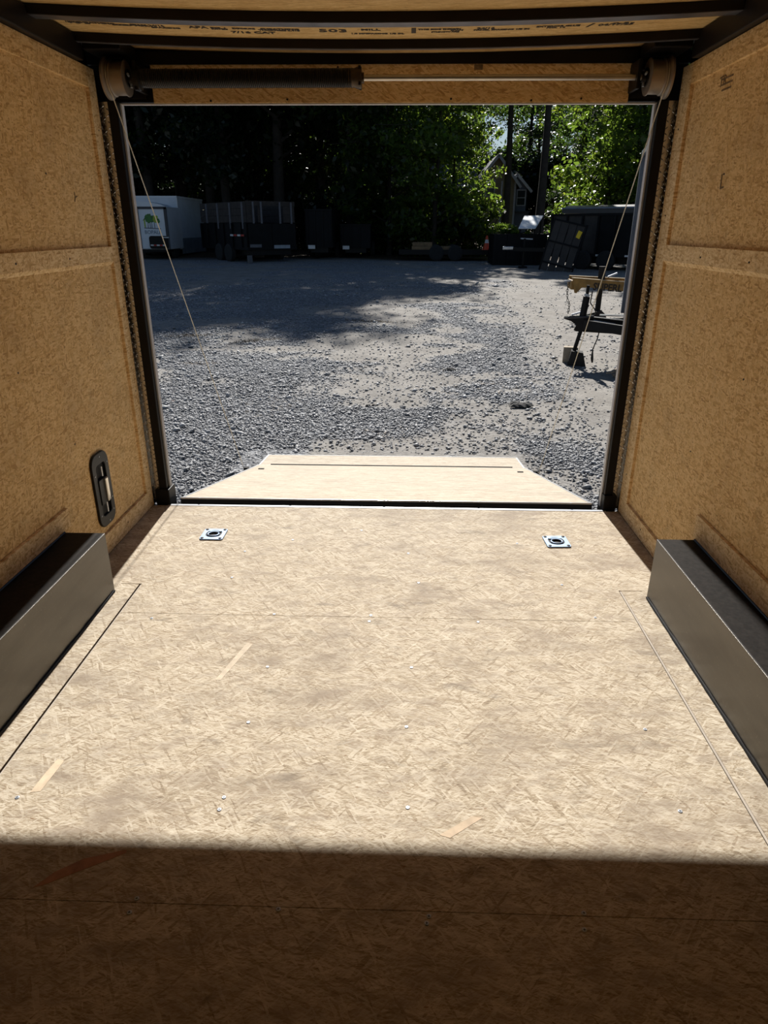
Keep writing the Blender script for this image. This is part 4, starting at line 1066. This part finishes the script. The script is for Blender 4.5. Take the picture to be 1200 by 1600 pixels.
# grey enclosed trailer and its tongue at the right edge
MT = frame_at((2.30, 6.52, 0), (.975, -.222))
gt = zg(2.7, 6.5)
et = thing('enclosed_trailer', (4.4, 6.1, gt), 'grey enclosed trailer with black tongue and jack, beside the right door post', 'trailer')
MB().box((.86, -.80, .235), (4.8, .80, 2.30), MT).build('body', M_GREY, et, bevel=.03)
MB().box((.82, .74, .22), (.90, .83, 2.31), MT).build('corner_trim', simple('pale_grey_trim', (.17, .19, .23), .3, .3), et)
MB().box((.82, -.83, 2.27), (4.84, .83, 2.335), MT).build('roof_cap', simple('silver_cap', (.45, .48, .52), .3, .6), et)
MB().box((.86, -.7, .10), (4.7, .7, .235), MT).build('chassis', M_BLACK, et)
tb = MB(); tbp = [(.02, .205), (.12, .175), (.20, .12), (.17, .055), (.20, .04), (.9, .02), (.9, .20), (.40, .235), (.10, .245)]
vs = [MT @ Vector((u, v, z)) for v in (-.05, .05) for u, z in tbp]
n = len(tbp)
tb.add(vs, [tuple(range(n)), tuple(range(n, 2 * n))[::-1]] + [(i, i + n, (i + 1) % n + n, (i + 1) % n) for i in range(n)])
tb.build('tongue_beam', M_BLACK, et)
for s in (-1, 1): MB().bar(MT @ Vector((.30, s * .05, .14)), MT @ Vector((.95, s * .55, .12)), .05, .12).build('tongue_arm', M_BLACK, et)
MB().bar(MT @ Vector((.02, 0, .215)), MT @ Vector((.42, 0, .245)), .11, .03).build('coupler', simple('shiny_black_coupler', (.05, .05, .055), .2, .5), et, bevel=.01)
MB().bar(MT @ Vector((.12, 0, .255)), MT @ Vector((.24, 0, .295)), .03, .02).build('coupler_latch', M_SCREW, et)
MB().bar(MT @ Vector((.42, -.02, .237)), MT @ Vector((1.0, -.06, .195)), .03, .012).build('bright_edge', M_SILVER, et)
MB().bar(MT @ Vector((.50, .05, .262)), MT @ Vector((.86, .09, .262)), .04, .012).build('bright_edge', M_SILVER, et)
MB().bar(MT @ Vector((.5, .15, .245)), MT @ Vector((.86, .12, .24)), .05, .012).build('bright_edge', M_SILVER, et)
MB().prism([(.42, .115), (.71, .085), (.71, .165), (.42, .205)], .052, .056, 'xz', MT).build('label_plate', simple('grey_label', (.25, .28, .32), .5), et)
jx = .30
MB().tube([MT @ Vector((jx - .03, 0, .24)), MT @ Vector((jx - .005, 0, .50))], .046, 12).build('jack_tube', M_BLACK, et, smooth=True)
MB().tube([MT @ Vector((jx - .005, 0, .50)), MT @ Vector((jx + .0, 0, .65))], .022, 10).build('jack_top', M_BLACK, et, smooth=True)
MB().bar(MT @ Vector((jx - .04, -.02, .53)), MT @ Vector((jx + .03, -.02, .515)), .03, .03).build('jack_handle', M_SCREW, et)
MB().tube([MT @ Vector((jx - .03, 0, .06)), MT @ Vector((jx - .10, 0, gt + .16))], .028, 10).build('jack_leg', M_BLACK, et, smooth=True)
MB().prism([(jx - .17, gt), (jx + .08, gt), (jx + .03, gt + .18), (jx - .13, gt + .20)], -.09, .09, 'xz', MT).build('jack_foot', simple('dark_jack_foot', (.010, .009, .008), .8), et)
MB().tube([MT @ Vector((.52, -.03, .10)), MT @ Vector((.50, -.04, -.05)), MT @ Vector((.455, -.04, -.20)), MT @ Vector((.46, -.05, -.32)), MT @ Vector((.47, -.05, -.38))], [.008, .008, .008, .02, .012], 7).build('plug_cable', M_BLACKB, et, smooth=True)
for u in (2.6, 3.4):
    for v in (-.72, .72):
        c = MT @ Vector((u, v, gt + .33)); t = wheel('wheel', (0, 0, 0), .33, .2, 'y', et)
        t.matrix_local = Matrix.Translation(c - et.location) @ MT.to_3x3().to_4x4()
        for q in t.children: q.matrix_local = Matrix.Identity(4)
        for q in (t, *t.children): q.data.transform(Matrix.Translation(et.location))
wb = MB().box((.06, .11, gt - .01), (.26, .24, gt + .22), MT).build('wooden_block', simple('pale_wood_block', (.36, .30, .22), .8, 0, .2, 15))
tag(wb, 'pale wooden block standing behind the jack foot of the grey trailer', 'block')

# ------------------------------------------------------------------ the house behind the trees
gh_ = zg(7, 55)
hs_ = thing('house', (5, 57, gh_), 'tan sided house with white trim gables seen between tree trunks', 'house')
M_TAN = simple('tan_siding', (.36, .29, .17), .8, 0, .1, 2); M_BLUEG = simple('shaded_siding', (.20, .22, .27), .8, 0, .1, 2)  # blue-grey copy holds the shade on the second gable
M_SHIN = simple('grey_shingle', (.11, .115, .13), .85, 0, .25, 12); M_TRIMW = simple('white_house_trim', (.62, .62, .62), .6)
def gable(x0, x1, y0, y1, ze, zr, mat, parent):
    xm = (x0 + x1) / 2
    MB().prism([(x0, gh_ - .1), (x1, gh_ - .1), (x1, ze), (xm, zr), (x0, ze)], -y1, -y0, 'xz').build('wall', mat, parent)
    sl = (zr - ze) / (xm - x0); o = .35
    for s in (-1, 1):
        xe = xm + s * (xm - x0 + o); zz = ze - sl * o
        MB().prism([(xm, zr + .02), (xm, zr + .16), (xe, zz + .16), (xe, zz + .02)] if s > 0 else [(xe, zz + .02), (xe, zz + .16), (xm, zr + .16), (xm, zr + .02)], -y1 - .3, -y0 + .35, 'xz').build('roof', M_SHIN, parent)
        MB().bar((xe, y0 - .37, zz + .06), (xm, y0 - .37, zr + .06), .04, .2).build('bargeboard', M_TRIMW, parent)
gable(5.6, 8.55, 55, 61, 4.6, 6.4, M_TAN, hs_)
gable(8.0, 9.75, 57, 62, 4.3, 5.2, M_BLUEG, hs_)
for x in (8.44, 7.4, 5.6): MB().box((x, 54.95, gh_), (x + .13, 55.0, 4.7)).build('corner_board', M_TRIMW, hs_)
for k in range(16): MB().box((5.7, 54.97, .75 + .25 * k), (8.44, 55.0, .765 + .25 * k)).build('siding_board', M_TAN, hs_)
for x, y, z in ((8.95, 57, 3.0), (6.2, 55, 3.6)):
    f = MB().box((x, y - .04, z), (x + .75, y, z + 1.2)).build('window', M_TRIMW, hs_)
    MB().box((x + .08, y - .05, z + .08), (x + .67, y - .045, z + 1.12)).build('pane', simple('dark_pane', (.03, .035, .045), .1), f)
    MB().box((x + .08, y - .06, z + .57), (x + .67, y - .05, z + .63)).build('sash_bar', M_TRIMW, f)
MB().box((8.75, 56.2, gh_), (9.9, 56.9, 2.5)).build('porch_wall', M_BLUEG, hs_)
MB().prism([(8.6, 2.5), (10.0, 2.5), (10.0, 2.6), (8.6, 2.6)], -56.95, -56.0, 'xz').build('porch_roof', M_SHIN, hs_)
MB().box((-1.6, 56, gh_ - .1), (5.6, 61, 4.5)).build('wing_wall', M_TAN, hs_)
rf = MB(); rf.add([(-2, 55.5, 4.4), (5.7, 55.5, 4.4), (5.7, 58.5, 7.0), (-2, 58.5, 7.0), (-2, 61.5, 4.4), (5.7, 61.5, 4.4)], [(0, 1, 2, 3), (3, 2, 5, 4), (0, 3, 4), (1, 5, 2)]); rf.build('wing_roof', M_SHIN, hs_)
MB().box((-2, 55.44, 4.28), (5.7, 55.5, 4.44)).build('gutter', M_TRIMW, hs_)

# ------------------------------------------------------------------ woodland
def leaf_mat(name, col, trans, mix=.5):
    m = bpy.data.materials.new(name); m.use_nodes = True; nt = m.node_tree; nt.nodes.clear()
    out = nt.nodes.new('ShaderNodeOutputMaterial')
    b = nt.nodes.new('ShaderNodeBsdfPrincipled'); t = nt.nodes.new('ShaderNodeBsdfTranslucent'); mx = nt.nodes.new('ShaderNodeMixShader')
    a = attr_node(nt, 'tone').outputs['Fac']
    c = ramp(nt, a, [(0, tuple(q * .55 for q in col)), (.5, col), (1, tuple(min(1, q * 1.7) for q in col))])
    c2 = ramp(nt, a, [(0, tuple(q * .55 for q in trans)), (.6, trans), (1, (min(1, trans[0] * 2.1), trans[1] * 1.45, trans[2] * 1.2))])
    nt.links.new(c, b.inputs['Base Color']); nt.links.new(c2, t.inputs['Color'])
    b.inputs['Roughness'].default_value = .34; b.inputs['Specular IOR Level'].default_value = .45
    mx.inputs[0].default_value = mix
    nt.links.new(b.outputs[0], mx.inputs[1]); nt.links.new(t.outputs[0], mx.inputs[2]); nt.links.new(mx.outputs[0], out.inputs[0])
    return m
M_LEAF = leaf_mat('broad_leaf', (.014, .027, .008), (.11, .21, .025))
M_LEAF2 = leaf_mat('sunlit_leaf', (.024, .046, .011), (.25, .40, .045), .5)  # brighter leaf copy, sunlight on the nearer trees put into its colour
M_NEED = leaf_mat('dark_leaf', (.009, .017, .008), (.05, .095, .02), .4)
M_BARK = simple('dark_bark', (.022, .018, .015), .9, 0, .4, 5, None, .4)
def leaves_mesh(name, centres, radii, per, size, mat, seed, flat=.5):
    rng = np.random.default_rng(seed)
    C = np.repeat(np.asarray(centres, float), per, 0); R = np.repeat(np.asarray(radii, float), per, 0)
    n = len(C)
    d = rng.normal(0, 1, (n, 3)); d /= np.linalg.norm(d, axis=1)[:, None]
    r = rng.random(n) ** .45
    P = C + d * r[:, None] * R[:, None] * np.array([1, 1, flat + .25])
    nrm = rng.normal(0, .75, (n, 3)) + np.array([0, 0, .8]); nrm /= np.linalg.norm(nrm, axis=1)[:, None]
    t = np.cross(nrm, rng.normal(0, 1, (n, 3))); t /= np.linalg.norm(t, axis=1)[:, None]
    b = np.cross(nrm, t)
    s = (size * np.exp(rng.normal(0, .3, n)))[:, None]
    V = np.stack([P - t * s, P + b * s * .55 + nrm * s * .1, P + t * s, P - b * s * .55 + nrm * s * .1], 1)
    F = np.arange(n * 4).reshape(-1, 4)
    tone = np.repeat(rng.beta(2, 2.4, n), 4)
    return np_mesh(name, V.reshape(-1, 3), F, 4, mat, {'tone': tone})
def make_tree(kind, height, crown_r, base_z, n_cl, per, size, mat, seed, lean=0.0, trunk_r=.22, fork=False):
    rng = random.Random(seed)
    root = bpy.data.objects.new(kind, None); COL.objects.link(root)
    mb = MB(); top = Vector((lean, 0, height * .92))
    pts = [Vector((lean * t * t, .15 * math.sin(3 * t + seed), height * .92 * t)) for t in (0, .12, .25, .4, .55, .7, .85, 1)]
    mb.tube(pts, [trunk_r * (1.25 if i == 0 else 1 - .85 * i / 7) for i in range(8)], 9)
    cent = []; rad = []
    nb = 22
    for k in range(nb):
        t = base_z / height + (1 - base_z / height) * (k + rng.random()) / nb
        p = Vector((lean * t * t, 0, height * .92 * t)); a = rng.uniform(0, 2 * PI)
        prof = math.sin(PI * min(1, max(.12, (t - base_z / height) / (1 - base_z / height) * .85 + .18)))
        L = crown_r * prof * rng.uniform(.6, 1.05)
        q = p + Vector((math.cos(a) * L, math.sin(a) * L, L * rng.uniform(.1, .5)))
        m = (p + q) / 2 + Vector((0, 0, .15 * L))
        r0 = max(.02, trunk_r * .38 * (1 - t))
        mb.tube([p, m, q], [r0, r0 * .7, .012], 5)
        for j in range(max(1, n_cl // nb)):
            u = rng.uniform(.25, 1.05); c = p.lerp(m, min(1, 2 * u)) if u < .5 else m.lerp(q, 2 * u - 1)
            c = c + Vector((rng.gauss(0, .5), rng.gauss(0, .5), rng.gauss(0, .35)))
            cent.append(c); rad.append(rng.uniform(.45, 1.0) * (crown_r / 3.2))
    tr_ = mb.build('trunk', M_BARK, root, smooth=True)
    me = leaves_mesh('crown', cent, rad, per, size, mat, seed)
    cr = bpy.data.objects.new('crown', me); COL.objects.link(cr); cr.parent = root; cr['kind'] = 'stuff'
    return root
def make_bush(kind, r, h, n_cl, per, size, mat, seed):
    rng = random.Random(seed)
    root = bpy.data.objects.new(kind, None); COL.objects.link(root)
    mb = MB(); cent = []; rad = []
    for k in range(9):
        a = rng.uniform(0, 2 * PI); q = Vector((math.cos(a) * r * .7, math.sin(a) * r * .7, h * rng.uniform(.6, .95)))
        mb.tube([(0, 0, 0), q * .5 + Vector((0, 0, .1)), q], [.03, .02, .008], 5)
    for k in range(n_cl):
        a = rng.uniform(0, 2 * PI); z = h * rng.random() ** .8; rr = r * math.sqrt(rng.random()) * (1 - .4 * z / h)
        cent.append((math.cos(a) * rr, math.sin(a) * rr, z + .1)); rad.append(rng.uniform(.25, .5) * r / 1.3)
    mb.build('stem', M_BARK, root)
    me = leaves_mesh('foliage', cent, rad, per, size, mat, seed)
    cr = bpy.data.objects.new('foliage', me); COL.objects.link(cr); cr.parent = root; cr['kind'] = 'stuff'
    return root
T_A = make_tree('broadleaf_tree', 17, 4.2, 2.0, 170, 70, .13, M_LEAF, 1)
T_B = make_tree('broadleaf_tree', 19, 4.6, 3.2, 170, 70, .14, M_NEED, 2, .6, .26)
T_C = make_tree('broadleaf_tree', 9.5, 2.9, 1.0, 150, 60, .105, M_LEAF2, 3, .3, .13)
T_D = make_tree('pine_tree', 13.5, 2.0, 9.4, 88, 60, .13, M_NEED, 4, .2, .24)
T_E = make_tree('broadleaf_tree', 12, 3.4, 1.6, 154, 64, .12, M_LEAF2, 5, -.4, .17)
B_A = make_bush('bush', 1.3, 2.0, 42, 60, .085, M_LEAF2, 6)
B_B = make_bush('bush', 1.6, 2.6, 42, 60, .10, M_NEED, 7)
used = set()
def plant(proto, x, y, s, rz, label, cat, group=None):
    if proto.name in used: o = copy_tree(proto)
    else: o = proto; used.add(proto.name)
    o.location = (x, y, zg(x, y) - .03); o.scale = (s, s, s); o.rotation_euler = (0, 0, rz)
    if 'group' in o: del o['group']
    tag(o, label, cat, group); return o
# single trees one can pick out
plant(T_C, 1.35, 30.2, 1.0, .4, 'sunlit broadleaf tree with forked trunk, behind the timbers on the flatbed', 'tree')
plant(T_D, 6.05, 30.5, 1.0, 1.0, 'tall straight pine trunk behind the white sheet, nearest the black gate', 'tree')
plant(T_D, 4.98, 34.0, .95, 2.0, 'thinner straight pine trunk in front of the tan house', 'tree')
plant(T_E, 9.9, 33.5, 1.0, .5, 'sunlit leafy tree behind the tarped trailer at the right', 'tree')
plant(T_E, 2.35, 33.6, .70, 2.5, 'leafy young tree just left of the tan house gable', 'tree')
plant(T_C, -.7, 31.5, 1.0, 2.9, 'slim sunlit tree behind the lower dark trailer', 'tree')
plant(T_A, -2.6, 33.0, 1.22, .0, 'large dark tree behind the tall dark steel trailer', 'tree')
plant(T_B, -6.2, 34.0, 1.22, 1.3, 'large dark tree behind the dump trailer', 'tree')
plant(T_A, -10.0, 35.5, 1.3, 2.2, 'large dark tree rising behind the white box truck', 'tree')
rt_ = random.Random(77)
GL = 'dark woodland tree in the mass behind the white truck and dump trailer'
GR = 'dark woodland tree in the mass behind the tarped trailer at the right'
GF = 'distant tree closing off the woodland beyond the house'
back = [(-14.5, 36), (-12.6, 34.2), (-16.5, 34), (-8.6, 33.4), (-4.4, 37), (-8.2, 38.5), (-12.5, 40), (-17, 41), (-1.8, 39), (-6, 42), (-10.5, 44), (-15, 46), (-3.4, 45), (-20, 44), (-24, 40), (-18, 36), (-8, 48), (-13, 50), (-19, 50),
        (11.5, 38), (13.5, 34), (15.5, 40), (12.8, 44), (17.5, 36), (13, 47), (14.5, 50), (19, 45), (22, 40), (23, 48), (-26, 48), (-5, 52), (-10, 55), (-17, 56), (-24, 55), (15.5, 54), (17, 58), (21, 55)]
for k, (x, y) in enumerate(back):
    p = (T_A, T_B, T_B, T_B, T_A)[k % 5]
    plant(p, x + rt_.uniform(-.5, .5), y + rt_.uniform(-.5, .5), rt_.uniform(.95, 1.2) * (1 if x < 0 else .72), rt_.uniform(0, 6.28), GL if x < 0 else GR, 'tree', 'woodland trees on the left' if x < 0 else 'woodland trees on the right')
for k in range(30):
    x = -44 + k * 3.05 + rt_.uniform(-1, 1); y = 68 + (k % 3) * 6 + rt_.uniform(-2, 2)
    plant((T_A, T_B)[k % 2], x, y, rt_.uniform(.9, 1.15), rt_.uniform(0, 6.28), GF, 'tree', 'distant trees')
for k in range(26):
    plant(B_B, -42 + k * 3.4 + rt_.uniform(-.8, .8), 63.5 + rt_.uniform(-1.5, 1.5), rt_.uniform(1.9, 2.6), rt_.uniform(0, 6.28), 'tall dark thicket clump far back beyond the house', 'bush', 'distant thicket')
GB = 'bushy undergrowth clump at the foot of the woodland'
ub = [(-15, 34.5), (-13, 35), (-8, 35), (-5, 35.5), (-3.6, 35), (-1.4, 34), (-.2, 33.6), (.8, 33.5), (2.2, 32.6), (3.0, 34), (2.4, 31.5), (-.9, 33.0), (9.0, 36), (9.0, 34), (9.8, 36.5), (11, 35), (12.5, 36), (14, 37), (9.6, 41), (10.4, 43),
      (.2, 31.0), (3.6, 31.2), (-2.0, 32.5), (10.5, 40), (-6.5, 38), (-10.5, 40), (-14.5, 40), (-3, 41), (0, 42), (2.5, 44), (-7, 44), (12, 46), (16, 44), (-18, 40)]
for k, (x, y) in enumerate(ub):
    p = B_A if -2.2 < x < 3.8 or (8 < x < 11.2 and y < 38) else B_B
    plant(p, x, y, rt_.uniform(.8, 1.25), rt_.uniform(0, 6.28), GB, 'bush', 'undergrowth')
lf = make_bush('leaf_heap', .8, .35, 20, 50, .07, M_LEAF2, 9)
lf.location = (4.3, 26.2, .93); lf.scale = (1.1, .8, 1); tag(lf, 'heap of cut leafy brush on top of the black bin', 'brush')
